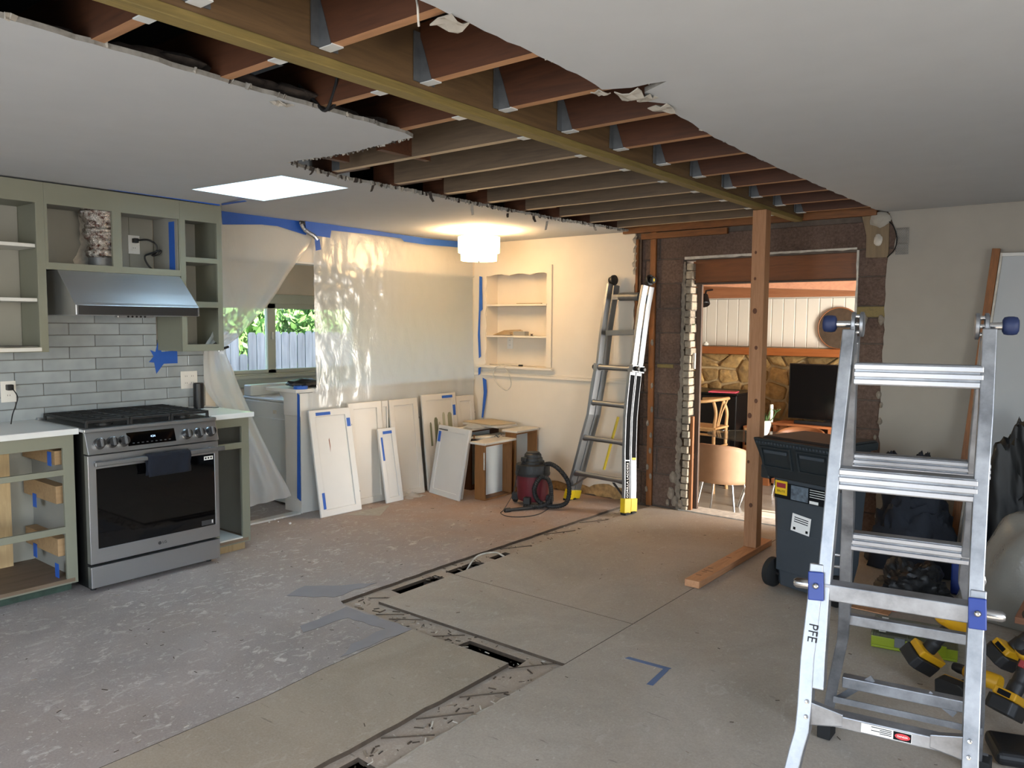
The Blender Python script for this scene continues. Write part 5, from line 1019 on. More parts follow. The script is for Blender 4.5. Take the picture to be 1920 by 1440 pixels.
# ------------------------------------------------------------------ heap of stuff along the right
plain('tarp_black', '#121315', .5, var=.25, scale=8, bump=.3, bscale=14); plain('bag_grey', '#77746c', .35, var=.1, scale=5); plain('denim', '#1c2029', .9, var=.2, bump=.3); plain('organizer_green', '#8a9a16', .45, var=.05)
plain('drill_yellow', '#c08e12', .45, var=.06); plain('drill_black', '#1a1a1b', .55, var=.1); plain('cord_orange', '#b4532a', .5, var=.05); plain('cord_red', '#8c2a2a', .5); plain('bag_olive', '#4d4636', .8, var=.3, scale=9, bump=.4)
plain('tape_dull', '#566a8c', .7); s = N('bag_film'); s.set(Base_Color=hx('#9b978e'), Roughness=.25, Alpha=.62); s.bump(s.noise(9, 4, .6), .5, .02)
wood('plank_red', '#8d5f45', '#74492f', 'x', .8)
def heap(name, label, cat, c, r, seed, mat, amp=.35, fold=9, n=56, k=32, rough=1.0, part='cloth_folds'):
    t = thing(name, label, cat, Vector((c[0], c[1], 0))); m = MB(); vs = []; fs = []
    for i in range(k+1):
        th = math.pi*.5*i/k
        for j in range(n):
            ph = 2*math.pi*j/n; d = Vector((math.sin(th)*math.cos(ph), math.sin(th)*math.sin(ph), math.cos(th)))
            q = 1+amp*noise.noise(d*1.6+Vector((seed, 0, 0)))+amp*.4*(1-abs(noise.noise(d*fold*.45+Vector((0, seed, 0))))*2)*.5-rough*amp*.45*abs(noise.noise(Vector((d.x*5, d.y*5, d.z*11))+Vector((seed, seed, 0))))-rough*amp*.2*abs(noise.noise(d*17))
            p = Vector((c[0]+d.x*r[0]*q, c[1]+d.y*r[1]*q, max(.004, d.z*r[2]*q))); vs.append(p)
    for i in range(k):
        for j in range(n): fs.append((i*n+j, (i+1)*n+j, (i+1)*n+(j+1) % n, i*n+(j+1) % n))
    fs.append(tuple(k*n+j for j in range(n))[::-1])
    m.add(vs, fs).build(part, mat, t, smooth=55); return t
heap('black_tarp', 'big rumpled heap of black tarp against the back wall beside the leaning drywall', 'tarp', (-.50, 5.42), (.23, .17, .92), 3, 'tarp_black')
heap('dark_clothes', 'crumpled dark work clothes heaped behind the wheeled bin', 'clothes', (-1.03, 5.36), (.25, .22, .66), 8, 'denim', .4, 12)
heap('tool_bag', 'low black tool bag heap on the floor behind the silver ladder', 'bag', (-.90, 4.78), (.20, .19, .20), 12, 'tarp_black', .4, 12)
heap('olive_bag', 'crumpled olive canvas bag lying on the dark clothes', 'bag', (-.60, 4.42), (.05, .07, .08), 21, 'bag_olive', .4, 12)
bg2 = heap('plastic_bag', 'large greyish clear plastic bag bulging beside the silver ladder', 'bag', (-.24, 4.80), (.40, .24, .58), 5, 'bag_film', .16, 3, rough=.3, part='film')
# leaning drywall sheet with a stud along its edge
Pt, Pb = Vector((-.72, 5.80, 1.99)), Vector((-.865, 5.62, 0)); 
sh_ = thing('drywall_sheet', 'grey drywall sheet leaning on the back wall with a wooden edge strip', 'drywall sheet', Pb)
e1 = (Pt-Pb); e2 = Vector((1, 0, 0)); q = [Pb+e2*.05, Pb+e2*1.3, Pb+e2*1.3+Vector((0, .012, 0)), Pb+e2*.05+Vector((0, .012, 0))]
MB().hexa([p for p in q]+[p+e1 for p in q]).build('sheet', 'drywall', sh_)
MB().bar(Pb+Vector((.02, -.01, .0)), Pt+Vector((.02, -.01, .03)), .045, .022, (0, 1, 0)).build('edge_stud', 'lath', sh_, bevel=.002); MB().bar(Pb+Vector((.05, -.012, .0)), Pt+Vector((.05, -.012, 0)), .012, .02, (0, 1, 0)).build('corner_bead', 'edge_paint', sh_)
MB().bar(Pt+Vector((.05, -.012, -.01)), Pt+Vector((1.3, -.012, -.03)), .02, .02, (0, 1, 0)).build('top_bead', 'white_trim', sh_)
# green organiser
s = N('clear_lid'); s.set(Base_Color=hx('#6d7060'), Roughness=.15, Alpha=.45); 
gb = thing('parts_organizer', 'lime green parts organizer case with a clear lid on the floor behind the ladder', 'case', (-.75, 4.05, 0)); Mg = Matrix.Translation((-.90, 3.905, 0)) @ Matrix.Rotation(R(9), 4, 'Z')
m = MB(); m.box(0, .36, 0, .26, 0, .012, Mg)
for a_ in ((0, .36, 0, .008), (0, .36, .252, .26), (0, .008, .008, .252), (.352, .36, .008, .252), (.176, .182, .008, .252)): m.box(*a_, .012, .055, Mg)
m.build('tray', 'organizer_green', gb, bevel=.003); MB().box(-.003, .363, -.003, .263, .0555, .070, Mg).build('lid', 'clear_lid', gb, bevel=.003); MB().box(.10, .145, -.012, .0, .02, .066, Mg).build('latch', 'galv', gb, bevel=.002); MB().box(.27, .315, -.012, .0, .02, .066, Mg).build('latch', 'organizer_green', gb, bevel=.002)
MB().box(.03, .06, .03, .24, .0702, .071, Mg).build('print_strip', 'label_white', gb); MB().box(.036, .054, .04, .20, .0711, .0715, Mg).build('print_mark', 'sticker_black', gb); MB().box(.03, .15, .03, .2, .0125, .035, Mg).build('contents', 'bag_olive', gb)
def drill(label, M, saw=False):
    """local: z along the handle (battery at z = 0), x along the barrel"""
    t = thing('cordless_drill', label, 'power tool', M.translation, M.to_3x3().normalized().to_4x4(), 'cordless tools on the floor'); 
    MB().slab([(-.05, -.035), (-.03, -.045), (.05, -.045), (.068, -.03), (.068, .03), (.05, .045), (-.03, .045), (-.05, .035)], 0, .045, (), M).build('battery_pack', 'drill_black', t, bevel=.005)
    MB().slab([(-.045, -.034), (.066, -.034), (.066, .034), (-.045, .034)], .046, .072, (), M).build('battery_foot', 'drill_yellow', t, bevel=.006); MB().box(.0665, .069, -.018, .018, .05, .066, M).build('foot_label', 'sticker_black', t)
    h = spline([Vector((.0, 0, .072)), Vector((-.006, 0, .11)), Vector((-.010, 0, .15)), Vector((-.004, 0, .19))]); MB().tube(h, [.024]*8+[.021]*8+[.024]*(len(h)-16), 12, M=M).build('grip', 'drill_black', t, smooth=50)
    MB().lathe([(.030, -.085), (.034, -.078), (.034, .03), (.028, .055), (.024, .058)], 20, M @ Matrix.Translation((0, 0, .21)) @ Matrix.Rotation(R(90), 4, 'Y')).build('motor_housing', 'drill_yellow', t, smooth=40)
    MB().lathe([(.021, .06), (.021, .085), (.016, .108), (.006, .112)], 18, M @ Matrix.Translation((0, 0, .21)) @ Matrix.Rotation(R(90), 4, 'Y')).build('chuck', 'drill_black', t, smooth=40); MB().box(.018, .034, -.008, .008, .155, .19, M).build('trigger', 'cord_red', t, bevel=.003)
    return t
def pose(loc, xa, za, sc=1.0):
    xa, za = Vector(xa).normalized(), Vector(za); za = (za-xa*za.dot(xa)).normalized(); ya = za.cross(xa); return Matrix(((xa.x, ya.x, za.x, loc[0]), (xa.y, ya.y, za.y, loc[1]), (xa.z, ya.z, za.z, loc[2]), (0, 0, 0, 1))) @ Matrix.Scale(sc, 4)
drill('black and yellow cordless drill lying with its battery beside the green case', pose((-.67, 3.66, .07), (.35, .5, -.35), (.62, .35, .35), 1.25))
drill('yellow cordless tool lying on its side under the wood plank', pose(PZ(1872, 1240, .10), (-.35, -.75, .35), (.5, .45, .25), 1.2))
drill('yellow cordless tool with its battery foot facing up near the ladder leg', pose(PZ(1882, 1340, .07), (-.2, -.8, .45), (.2, .45, .4), 1.2))
drill('small yellow impact tool partly hidden behind the ladder rail', pose((-.50, 3.50, .045), (-.8, .3, .0), (.3, .85, .10)))
heap('tool_bag', 'low black tool pouch heap between the yellow tools at the right', 'bag', (-.10, 3.86), (.12, .16, .12), 31, 'tarp_black', .4, 12)
pk = thing('wood_plank', 'reddish wood board end lying across the tools at the right', 'board', (-.2, 4.3, .2)); MB().hexa([Vector(p) for p in ((-.35, 4.12, .185), (.5, 4.12, .185), (.5, 4.42, .205), (-.335, 4.42, .205), (-.35, 4.12, .215), (.5, 4.12, .215), (.5, 4.42, .235), (-.335, 4.42, .235))]).build('board', 'plank_red', pk, bevel=.002)
tb = thing('tool_case', 'black tool case under the reddish board', 'case', (0, 4.3, 0)); MB().box(-.22, .45, 4.25, 4.5, 0, .184).build('case_body', 'tarp_black', tb, bevel=.012); MB().box(-.1, .4, 4.23, 4.25, .08, .12).build('case_latch', 'drill_black', tb, bevel=.004)
tag(MB().tube(spline([(-1.10, 4.62, .006), (-1.02, 4.50, .006), (-.92, 4.47, .006), (-.84, 4.52, .02), (-.80, 4.60, .05)]), .006, 8).build('extension_cord', 'cord_orange', smooth=60), 'orange extension cord on the floor by the black tool bag', 'cord')
tag(MB().tube(spline([(-.80, 4.58, .004), (-.76, 4.53, .09), (-.70, 4.50, .10), (-.66, 4.50, .004)]), .006, 8).build('extension_cord', 'cord_orange', smooth=60), 'loop of orange cord arching over the tool bag', 'cord')
tag(BX('cardboard_flap', 'plate_wood', None, -1.12, -.93, 4.38, 4.50, .001, .006), 'flat cardboard scrap on the floor by the orange cord', 'cardboard')
tag(MB().box(-.13, .10, -.09, .09, .0, .05, Matrix.Translation((-.20, 3.22, .0)) @ Matrix.Rotation(R(20), 4, 'Z')).build('dark_pouch', 'tarp_black', bevel=.02, seg=3), 'flat black pouch on the floor by the ladder leg', 'bag')
tag(MB().tube(spline([(-.28, 2.92, .004), (-.22, 3.0, .005), (-.15, 3.05, .006), (-.05, 3.06, .006)]), .004, 6).build('thin_cord', 'cord_red', smooth=60), 'thin red cord running to the black pouch', 'cord')
tag(BX('blue_case', 'ladder_blue', None, -.74, -.66, 4.98, 5.03, 0, .22, .008), 'blue plastic tool behind the grey plastic bag', 'tool')
# blue tape corner mark on the subfloor
m = thing('floor_tape', 'corner mark of two blue tape strips on the subfloor', 'tape', (-1.55, 3.0, 0)); MB().slab([(-1.745, 3.045), (-1.738, 3.07), (-1.53, 3.085), (-1.535, 3.058)], -.0028, -.0018).build('tape_strip', 'tape_dull', m); MB().slab([(-1.555, 3.06), (-1.53, 3.06), (-1.512, 2.88), (-1.54, 2.875)], -.0017, -.0009).build('tape_strip', 'tape_dull', m)
# things in the niche
plain('wood_shim', '#a58a63', .8, var=.2); plain('paint_can_grey', '#8f8d86', .5)
rr = random.Random(6)
for k in range(9):
    y0 = YB+.02+.005*k; a = -4.90+.012*k
    t = MB().box(0, .20+rr.uniform(-.03, .05), 0, .035, 0, .005, Matrix.Translation((a, y0, 1.4155+k*.0055)) @ Matrix.Rotation(rr.uniform(-.15, .25), 4, 'Z') @ Matrix.Rotation(-.02*(k % 3), 4, 'Y')).build('wood_shim', 'wood_shim'); tag(t, 'thin wooden shim in the fanned pile on the middle niche shelf', 'shim', 'shims in the niche')
tag(BX('putty_box', 'paint_can_grey', None, -4.66, -4.52, YB+.03, YB+.10, 1.4152, 1.455, .004), 'small grey box beside the shims on the niche shelf', 'box')
kx = thing('bottle_cap', 'tiny dark spool at the right of the middle niche shelf', 'spool', (-4.45, YB+.05, 1.415)); MB().lathe([(.016, 0), (.016, .004), (.008, .005), (.008, .013), (.016, .014), (.016, .018)], 14, Matrix.Translation((-4.45, YB+.05, 1.4152))).build('spool', 'stained_dark', kx, smooth=40)
tag(MB().bar((-4.63, YB+.05, 1.722), (-4.33, YB+.04, 1.720), .018, .006).build('paint_stick', 'wood_shim'), 'wooden stir stick lying on the top niche shelf', 'stick')
outlet('outlet on the back of the niche above the sill', -4.80, YB+.16, 1.34, .07, .115, 1, xz_=True, yy=YB+.165)
cw = thing('white_cable', 'loose white cable coiled on the niche sill and hanging below it', 'cable', (-4.75, YB, 1.122))
MB().tube(spline([(-4.98, YB+.05, 1.128), (-4.85, YB+.02, 1.130), (-4.75, YB+.06, 1.135), (-4.62, YB+.03, 1.129), (-4.70, YB-.02, 1.13), (-4.80, YB-.056, 1.11), (-4.83, YB-.06, 1.02), (-4.77, YB-.045, .93), (-4.68, YB-.04, .89), (-4.62, YB-.045, .95), (-4.64, YB-.055, 1.05), (-4.70, YB-.055, 1.115), (-4.66, YB-.02, 1.132), (-4.58, YB+.02, 1.130)]), .0042, 7).build('cable', 'edge_paint', cw, smooth=60); MB().tube([(-4.58, YB+.02, 1.131), (-4.54, YB+.03, 1.131)], .009, 10).build('connector', 'black_plastic', cw)
# ------------------------------------------------------------------ sunken dining room beyond the opening
FZ, YD = -.36, 9.5
plain('board_white', '#ddd9cc', .5, var=.01); s = N('stone'); a = s.noise(5, 6, .65); b = s.noise(18, 4, .6); s.set(Base_Color=s.vary(s.mix(.4, s.ramp(a, (.3, '#86683c'), (.55, '#b8955a'), (.75, '#6d604e')), s.ramp(b, (.35, '#6a5234'), (.65, '#b99a66'))), .28), Roughness=.85); s.bump(b, .6, .02)
plain('stone_mortar', '#b39c74', .95, var=.15, scale=20, bump=.3); wood('far_floor', '#a29a8c', '#857b6d', 'x', .4, .35, knots=False); wood('far_beam', '#a06c49', '#875638', 'x', .5); wood('mantel_wood', '#a3602f', '#844a22', 'x', .6, .4); wood('far_ceiling', '#b78a5e', '#9c7249', 'y', .5)
wood('pale_wood', '#c39c6b', '#a98355', 'z', .6, .5, knots=False); wood('console_wood', '#a8693f', '#8a5330', 'x', .6, .45); plain('leather', '#a17f63', .6, var=.08, scale=8); plain('leather_brown', '#8a5a38', .5, var=.08)
plain('mirror', '#f2efe8', .02, 1.0, var=0); plain('tv_black', '#07080a', .15, var=0); plain('ceramic', '#d8d8cd', .35, var=.02); plain('leaf', '#3f5a2c', .6, var=.25); plain('pink_paper', '#d8566b', .7)
s = N('table_glass'); s.set(Base_Color=hx('#5c5a50'), Roughness=.04, Alpha=.42, Specular_IOR_Level=.8)
ff = struct(MB().slab(rect(-6.2, .85, 6.04, YD+.1), FZ-.05, FZ).build('floor_dining', 'far_floor'))
BX('step_riser', 'far_floor', ff, -2.88, -1.55, 6.045, 6.05, FZ, -.031)
fw_ = struct(BX('wall_far', 'stone_mortar', None, -6.2, .85, YD+.02, YD+.15, FZ-.05, 3.2))
struct(BX('wall_far_left', 'board_white', None, -6.25, -6.2, 6.05, YD+.15, FZ-.05, 3.2)); fc_ = struct(BX('ceiling_dining', 'far_ceiling', None, -6.2, .9, 6.05, YD+.15, 2.30, 2.35))
sw = struct(MB().slab(rect(6.045, YD+.15, FZ-.05, 2.30), 0, .08, [rect(6.35, 8.3, FZ+.02, 2.05)], Myz(.8)).build('wall_far_right', 'board_white'))
for y in (6.35, 7.25, 8.24): BX('glazing_bar', 'board_white', sw, .82, .86, y, y+.06, FZ+.02, 2.05)
# boards above the mantel
zb0, zb1 = 1.27, 1.86
x = -4.9
while x < -1.0: BX('wall_board', 'board_white', fw_, x, x+.136, YD, YD+.02, zb0, zb1, .004, seg=1); x += .1425
BX('board_backing', 'board_white', fw_, -5, -.9, YD+.012, YD+.021, zb0, zb1); BX('board_backing', 'board_white', fw_, -6.2, .85, YD+.012, YD+.02, zb1, 2.3)
mt_ = tag(BX('mantel_shelf', 'mantel_wood', None, -5.2, -1.0, YD-.16, YD+.0, 1.17, 1.262, .005), 'long orange wooden mantel shelf above the stone wall', 'shelf')
# stones: clipped Voronoi cells
rr = random.Random(17); pts = []
for i in range(8):
    for j in range(17): pts.append((-4.95+j*.235+(i % 2)*.11+rr.uniform(-.105, .105), -.30+i*.20+rr.uniform(-.085, .085)))
for a in pts:
    poly = [(a[0]-.3, a[1]-.25), (a[0]+.3, a[1]-.25), (a[0]+.3, a[1]+.25), (a[0]-.3, a[1]+.25)]
    for b in pts:
        if b is a or abs(b[0]-a[0]) > .65 or abs(b[1]-a[1]) > .55: continue
        mx_, my_ = (a[0]+b[0])/2, (a[1]+b[1])/2; nx, ny = b[0]-a[0], b[1]-a[1]; L = math.hypot(nx, ny); nx /= L; ny /= L; off = .014; out = []
        dd = [(p[0]-mx_)*nx+(p[1]-my_)*ny+off for p in poly]
        for k in range(len(poly)):
            p, q, dp, dq = poly[k], poly[(k+1) % len(poly)], dd[k], dd[(k+1) % len(poly)]
            if dp <= 0: out.append(p)
            if (dp < 0) != (dq < 0): t = dp/(dp-dq); out.append((p[0]+(q[0]-p[0])*t, p[1]+(q[1]-p[1])*t))
        poly = out
        if len(poly) < 3: break
    if len(poly) < 3 or a[0] > -1.2: continue
    poly = [(p[0], max(FZ+.01, min(1.165, p[1]))) for p in poly]; n = len(poly); sm = []
    for k in range(n):
        p, q = poly[k], poly[(k+1) % n]; sm += [(lerp(p[0], q[0], .12), lerp(p[1], q[1], .12)), (lerp(p[0], q[0], .88), lerp(p[1], q[1], .88))]
    h = rr.uniform(.02, .05); n = len(sm); cx = sum(p[0] for p in sm)/n; cz = sum(p[1] for p in sm)/n
    if max(p[1] for p in sm)-min(p[1] for p in sm) < .04: continue
    vs = [(p[0], YD+.021, p[1]) for p in sm]+[(lerp(p[0], cx, .05), YD+.018-h*.75, lerp(p[1], cz, .05)) for p in sm]+[(lerp(p[0], cx, .45), YD+.015-h, lerp(p[1], cz, .45)) for p in sm]+[(cx, YD+.013-h, cz)]
    fs = [(k+r_*n, (k+1) % n+r_*n, (k+1) % n+r_*n+n, k+r_*n+n) for r_ in (0, 1) for k in range(n)]+[(2*n+k, 2*n+(k+1) % n, 3*n) for k in range(n)]
    MB().add(vs, fs).build('stone', 'stone', fw_, smooth=60)
# roof beams
def fbeam(a, b, w, h, name='roof_beam'): return MB().bar(a, b, w, h).build(name, 'far_beam', fc_, bevel=.004)
fbeam((-5.5, YD-.12, 1.98), (.8, YD-.12, 1.98), .14, .22); fbeam((-5.2, 7.0, 2.10), (-2.0, 9.3, 2.0), .12, .20); fbeam((-1.2, 7.2, 2.12), (-4.2, 8.6, 2.15), .12, .22)
# mirror, television, console
mi = thing('round_mirror', 'round mirror with a thin brass frame above the mantel', 'mirror', (-2.67, YD, 1.5)); Mm = Matrix.Translation((-2.67, YD-.03, 1.505)) @ Matrix.Rotation(R(90), 4, 'X')
MB().lathe([(.235, -.01), (.235, .004)], 48, Mm).build('mirror_glass', 'mirror', mi, smooth=40); MB().tube([Mm @ Vector((.239*math.cos(k*.1309), .239*math.sin(k*.1309), 0)) for k in range(48)], .008, 8, closed=True).build('mirror_frame', 'leather_brown', mi, smooth=60)
tv = thing('television', 'flat black television standing in front of the stone wall', 'television', (-2.7, YD-.3, .40)); BX('screen', 'tv_black', tv, -3.13, -1.98, YD-.30, YD-.27, .455, 1.08, .004); BX('bezel', 'black_plastic', tv, -3.14, -1.97, YD-.29, YD-.255, .445, 1.09, .004); BX('stand', 'black_plastic', tv, -2.7, -2.4, YD-.40, YD-.22, .399, .446, .004)
tag(BX('sound_bar', 'black_plastic', None, -3.02, -2.1, YD-.44, YD-.405, .399, .44, .006), 'long black sound bar in front of the television', 'speaker')
co_ = thing('media_console', 'orange wood media console with slatted doors under the television', 'console', (-2.6, YD-.3, FZ)); BX('console_top', 'console_wood', co_, -3.25, -1.4, YD-.50, YD-.08, .37, .398, .004)
for x in (-3.24, -2.62, -2.0, -1.42): BX('upright', 'console_wood', co_, x, x+.03, YD-.49, YD-.09, FZ+.06, .37)
BX('console_base', 'console_wood', co_, -3.24, -1.4, YD-.49, YD-.09, FZ+.04, FZ+.065)
BX('console_back', 'stained_dark', co_, -3.2, -1.45, YD-.11, YD-.09, FZ+.066, .369)
for k in range(14): BX('door_slat', 'pale_wood', co_, -2.585+k*.042, -2.585+k*.042+.025, YD-.485, YD-.47, FZ+.08, .35)
for x in (-3.2, -1.48): BX('foot', 'console_wood', co_, x, x+.04, YD-.46, YD-.42, FZ, FZ+.04)
# piano, pink folder, frame
pn = thing('upright_piano', 'black upright piano against the stone wall', 'piano', (-4.1, 8.95, FZ)); BX('case', 'black_enamel', pn, -4.75, -3.62, 8.82, YD-.05, FZ, .70, .01); BX('lid', 'black_enamel', pn, -4.77, -3.60, 8.80, YD-.04, .701, .725, .005); BX('key_shelf', 'black_enamel', pn, -4.75, -3.62, 8.62, 8.82, .22, .30, .01); BX('leg', 'black_enamel', pn, -3.72, -3.65, 8.64, 8.72, FZ, .22)
tag(MB().box(-.16, .16, -.11, .11, 0, .012, Matrix.Translation((-3.82, 8.92, .7255)) @ Matrix.Rotation(R(12), 4, 'Z')).build('pink_folder', 'pink_paper', bevel=.001), 'bright pink folder lying on the black piano', 'folder')
pf = thing('small_cabinet', 'low wooden cabinet with a glass front between piano and plant', 'cabinet', (-3.4, 9.0, FZ)); BX('carcass', 'console_wood', pf, -3.60, -3.27, 9.0, 9.25, FZ, .33, .004); BX('glass_front', 'tv_black', pf, -3.57, -3.30, 8.996, 9.0, .10, .28); BX('front_frame', 'pale_wood', pf, -3.58, -3.29, 8.990, 8.996, .28, .31); BX('front_frame', 'pale_wood', pf, -3.58, -3.29, 8.990, 8.996, .07, .10)
tag(MB().lathe([(.022, 0), (.022, .26), (.018, .27)], 14, Matrix.Translation((-3.30, 9.1, .3305))).build('candle', 'ceramic', smooth=40), 'tall white pillar candle beside the plant', 'candle')
# bar stool with a bent backrest
st = thing('bar_stool', 'pale wood bar stool with a bent wishbone backrest by the piano', 'stool', (-3.75, 8.35, FZ)); sx, sy = -3.78, 8.35
for dx, dy, tp in ((-.19, -.16, .38), (.17, -.16, .72), (-.19, .17, .38), (.17, .17, .72)):
    q = spline([(sx+dx*1.1, sy+dy*1.1, FZ), (sx+dx, sy+dy, .1), (sx+dx, sy+dy, .38)]+([(sx+dx+.01, sy+dy*.9, .55), (sx+dx-.04, sy+dy*.75, .70)] if tp > .5 else [])); MB().tube(q, .019, 10).build('leg', 'pale_wood', st, smooth=50)
MB().tube(spline([(sx-.16, sy-.25, .66), (sx+.08, sy-.24, .68), (sx+.21, sy-.12, .70), (sx+.24, sy, .705), (sx+.21, sy+.12, .70), (sx+.08, sy+.24, .68), (sx-.16, sy+.25, .66)]), .018, 10).build('top_rail', 'pale_wood', st, smooth=50)
for s_ in (-1, 1): MB().tube([(sx+.14, sy+s_*.02, .38), (sx+.18, sy+s_*.03, .55), (sx+.23, sy+s_*.06, .70)], .010, 8).build('wishbone_splat', 'pale_wood', st, smooth=50)
MB().slab([(sx-.22, sy-.2), (sx+.2, sy-.18), (sx+.2, sy+.18), (sx-.22, sy+.2)], .36, .385).build('woven_seat', 'pale_wood', st, bevel=.008)
for z in (.30, .05, -.10):
    for dy in (-.17, .17): MB().tube([(sx-.2, sy+dy, z), (sx+.19, sy+dy, z)], .013, 8).build('stretcher', 'pale_wood', st, smooth=50)
for z in (.16, -.05): MB().tube([(sx+.185, sy-.17, z), (sx+.185, sy+.17, z)], .013, 8).build('stretcher', 'pale_wood', st, smooth=50)
# glass table, chairs, plant
tb_ = thing('glass_table', 'oval glass dining table on splayed chrome legs', 'table', (-2.85, 7.95, FZ)); tc = Vector((-2.82, 7.92, .37)); rr_ = [(tc.x+.72*math.cos(k*.1309), tc.y+.46*math.sin(k*.1309)) for k in range(48)]
MB().slab(rr_, .368, .380).build('glass_top', 'table_glass', tb_, smooth=30)
for dx, dy in ((-.25, -.15), (.25, -.15), (-.25, .15), (.25, .15)): MB().tube([(tc.x+dx*.3, tc.y+dy*.3, .35), (tc.x+dx*.8, tc.y+dy*.9, 0), (tc.x+dx*1.2, tc.y+dy*1.2, FZ)], .018, 10).build('leg', 'chrome', tb_, smooth=50)
MB().lathe([(.1, .355), (.1, .3678)], 20, Matrix.Translation((tc.x, tc.y, 0))).build('hub', 'chrome', tb_)
def tub(label, cx, cy, rz, mat):
    M = Matrix.Translation((cx, cy, FZ)) @ Matrix.Rotation(rz, 4, 'Z'); t = thing('tub_chair', label, 'chair', (cx, cy, FZ), Matrix.Rotation(rz, 4, 'Z')); g = []
    for i in range(9):
        v = i/8; row = []
        for j in range(21):
            a = R(-105+210*j/20); r_ = .25+.02*v; zt_ = .74-.16*(abs(a)/R(105))**3; row.append(M @ Vector((r_*math.sin(a), -r_*math.cos(a)*.92, lerp(.36, zt_, v))))
        g.append(row)
    MB().grid(g).build('backrest', mat, t, smooth=70, solid=.03); MB().lathe([(.20, .36), (.235, .38), (.235, .43), (.20, .45)], 24, M).build('seat', mat, t, smooth=50)
    for dx, dy in ((-.19, -.17), (.19, -.17), (-.19, .17), (.19, .17)): MB().tube([M @ Vector((dx*.8, dy*.8, .36)), M @ Vector((dx*1.1, dy*1.1, 0))], .011, 8).build('leg', 'chrome', t, smooth=50)
    return t
tub('tan leather tub chair with its back to the opening', -3.10, 7.28, 0, 'leather'); tub('brown leather tub chair on the far side of the glass table', -2.85, 8.72, R(180), 'leather_brown')
po_ = thing('potted_plant', 'small succulent in a white ceramic pot on the glass table', 'plant', (-3.0, 8.05, .38)); Mp_ = Matrix.Translation((-3.0, 8.05, .3805)); MB().lathe([(.045, 0), (.062, .03), (.078, .11), (.072, .15), (.066, .152), (.064, .13)], 22, Mp_).build('pot', 'ceramic', po_, smooth=50); MB().lathe([(.063, .128), (.063, .132)], 18, Mp_).build('soil', 'dirt', po_)
rr = random.Random(9)
for k in range(16):
    a = rr.uniform(0, 6.3); l = rr.uniform(.08, .17); d = Vector((math.cos(a)*.35, math.sin(a)*.35, 1)).normalized(); p = Mp_ @ Vector((math.cos(a)*.03, math.sin(a)*.03, .13)); MB().tube([p, p+d*l*.5, p+d*l], [.006, .009, .001], 6).build('leaf', 'leaf', po_)
MB().tube(spline([Mp_ @ Vector((.03, 0, .13)), Mp_ @ Vector((.09, 0, .17)), Mp_ @ Vector((.13, 0, .25))]), .005, 6).build('stem', 'leaf', po_)
for k in range(8): a = k*.8; p = Mp_ @ Vector((.13, 0, .25)); MB().tube([p, p+Vector((math.cos(a)*.05, math.sin(a)*.05, .03))], [.008, .002], 6).build('leaf', 'leaf', po_)
sc_ = thing('wall_spotlight', 'small black spotlight at the roof beam of the far room', 'spotlight', PY(1318, 552, 9.0)); p = PY(1320, 563, 9.0); d = Vector((.25, -.25, -.6)).normalized(); MB().lathe([(.045, -.07), (.06, -.06), (.065, .06), (.055, .07)], 20, Matrix.Translation(p) @ d.to_track_quat('Z', 'Y').to_matrix().to_4x4()).build('lamp_head', 'black_plastic', sc_, smooth=40); MB().tube([p, p+Vector((-.03, .12, .12)), p+Vector((-.03, .30, .14))], .012, 8).build('bracket', 'black_plastic', sc_)
gv = thing('glass_vase', 'clear cylinder vase standing on the mantel', 'vase', (-4.42, YD-.09, 1.262)); MB().lathe([(.04, 0), (.04, .20)], 18, Matrix.Translation((-4.42, YD-.09, 1.263)), False).build('vase_glass', 'table_glass', gv, smooth=40, solid=.004); MB().tube([(-4.44, YD-.09, 1.27), (-4.47, YD-.1, 1.5), (-4.46, YD-.09, 1.62)], [.004, .02, .03], 7).build('dried_stem', 'leaf', gv)
tag(MB().lathe([(.02, 0), (.036, .012), (.036, .03), (.016, .05), (.02, .056)], 16, Matrix.Translation((-4.29, YD-.09, 1.263))).build('small_bowl', 'ceramic', smooth=50), 'little white pumpkin-shaped bowl on the mantel', 'bowl')
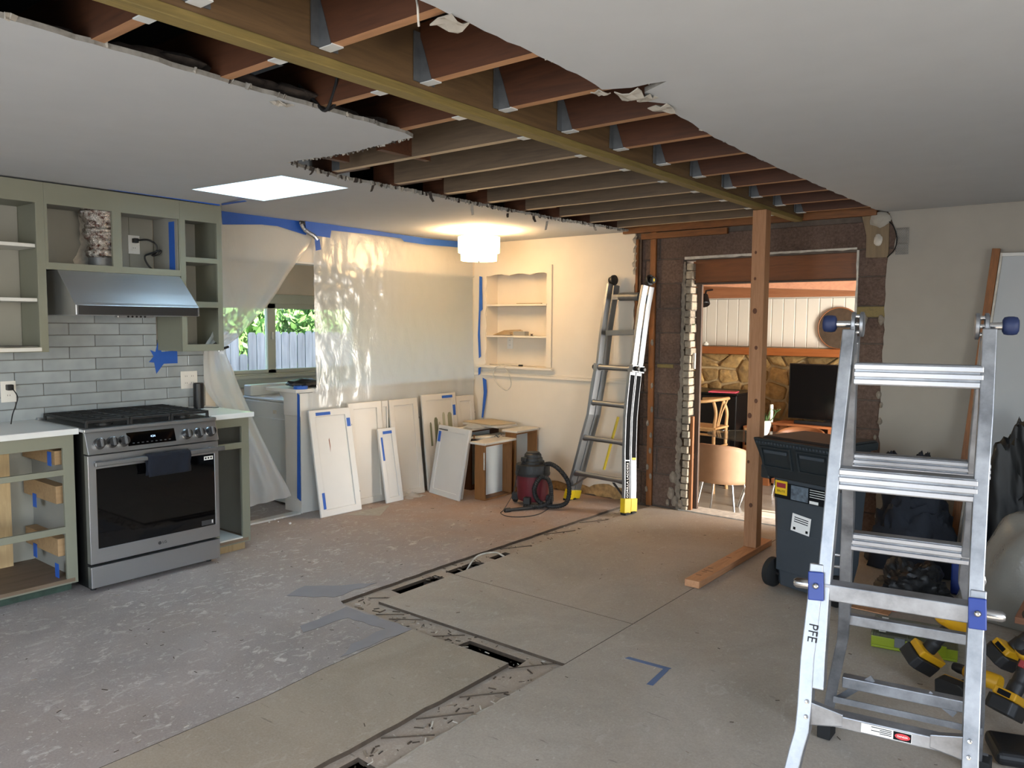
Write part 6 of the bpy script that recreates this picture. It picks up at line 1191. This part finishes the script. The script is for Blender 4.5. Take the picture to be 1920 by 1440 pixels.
# ------------------------------------------------------------------ garden outside the laundry window
plain('grass', '#5c7a3a', .9, var=.3); s = N('fence_wood'); nz = s.noise(3, 4, .6, s.coord((6, 6, .6))); s.set(Base_Color=s.vary(s.ramp(nz, (.3, '#6a6f77'), (.7, '#8b9098')), .15), Roughness=.9)
struct(BX('ground_garden', 'grass', None, -30, XL-.2, -8, 30, -.75, -.70))
xf = -10.4; fe = thing('picket_fence', 'weathered grey picket fence in the garden behind the laundry window', 'fence', (xf, 7, -.7)); rr = random.Random(12)
y = 4.2; k = 0
while y < 10.5:
    w_ = .135; tp = 1.38+rr.uniform(-.015, .015) if not 6.42 < y < 6.60 else 1.05
    MB().slab([(y, -.66), (y+w_, -.66), (y+w_, tp-.04), (y+w_-.03, tp), (y+.03, tp), (y, tp-.04)], 0, .02, (), Myz(xf+rr.uniform(0, .015))).build('picket', 'fence_wood', fe); y += .147
for z in (-.3, .9): BX('rail', 'fence_wood', fe, xf-.06, xf-.002, 4.2, 10.5, z, z+.09)
s = N('foliage'); oi = s.noise(2.5, 3); s.set(Base_Color=s.ramp(oi, (.3, '#3f6b33'), (.7, '#7fae5f')), Roughness=.6, Subsurface_Weight=0.0); wood('bark', '#5d4a3a', '#43352a', 'z')
def tree(label, c, r, n, seed):
    t = thing('garden_tree', label, 'tree', (c[0], c[1], -.7), group='trees behind the fence'); rr = random.Random(seed); vs = []; fs = []
    for k in range(n):
        d = Vector((rr.gauss(0, 1), rr.gauss(0, 1), rr.gauss(0, 1))).normalized()*(rr.random()**.4); p = Vector((c[0]+d.x*r[0], c[1]+d.y*r[1], c[2]+d.z*r[2])); q = Euler((rr.uniform(0, 6), rr.uniform(0, 6), rr.uniform(0, 6))).to_matrix(); s_ = rr.uniform(.05, .12)
        o = len(vs); vs += [p+q @ Vector(v) for v in ((-s_, 0, 0), (0, -s_*.5, 0), (s_, 0, 0), (0, s_*.5, 0))]; fs.append((o, o+1, o+2, o+3))
    stuff(MB().add(vs, fs).build('foliage', 'foliage', t)); MB().tube([(c[0], c[1], -.7), (c[0]+.1, c[1], c[2]*.5), (c[0], c[1]+.1, c[2])], [.16, .12, .06], 8).build('trunk', 'bark', t); return t
tree('broad leafy green tree behind the picket fence', (-12.6, 7.3, 1.7), (1.1, 1.25, 1.9), 8000, 1); tree('tall leafy green tree behind the fence, further along', (-16.0, 9.6, 2.6), (1.6, 3.4, 3.0), 14000, 2); tree('low leafy shrub-like tree filling in behind the fence', (-12.6, 10.1, 1.0), (1.0, 1.3, 1.5), 8000, 3); tree('leafy green tree at the far left behind the fence', (-12.8, 4.5, 2.0), (1.1, 1.25, 2.2), 6000, 4)
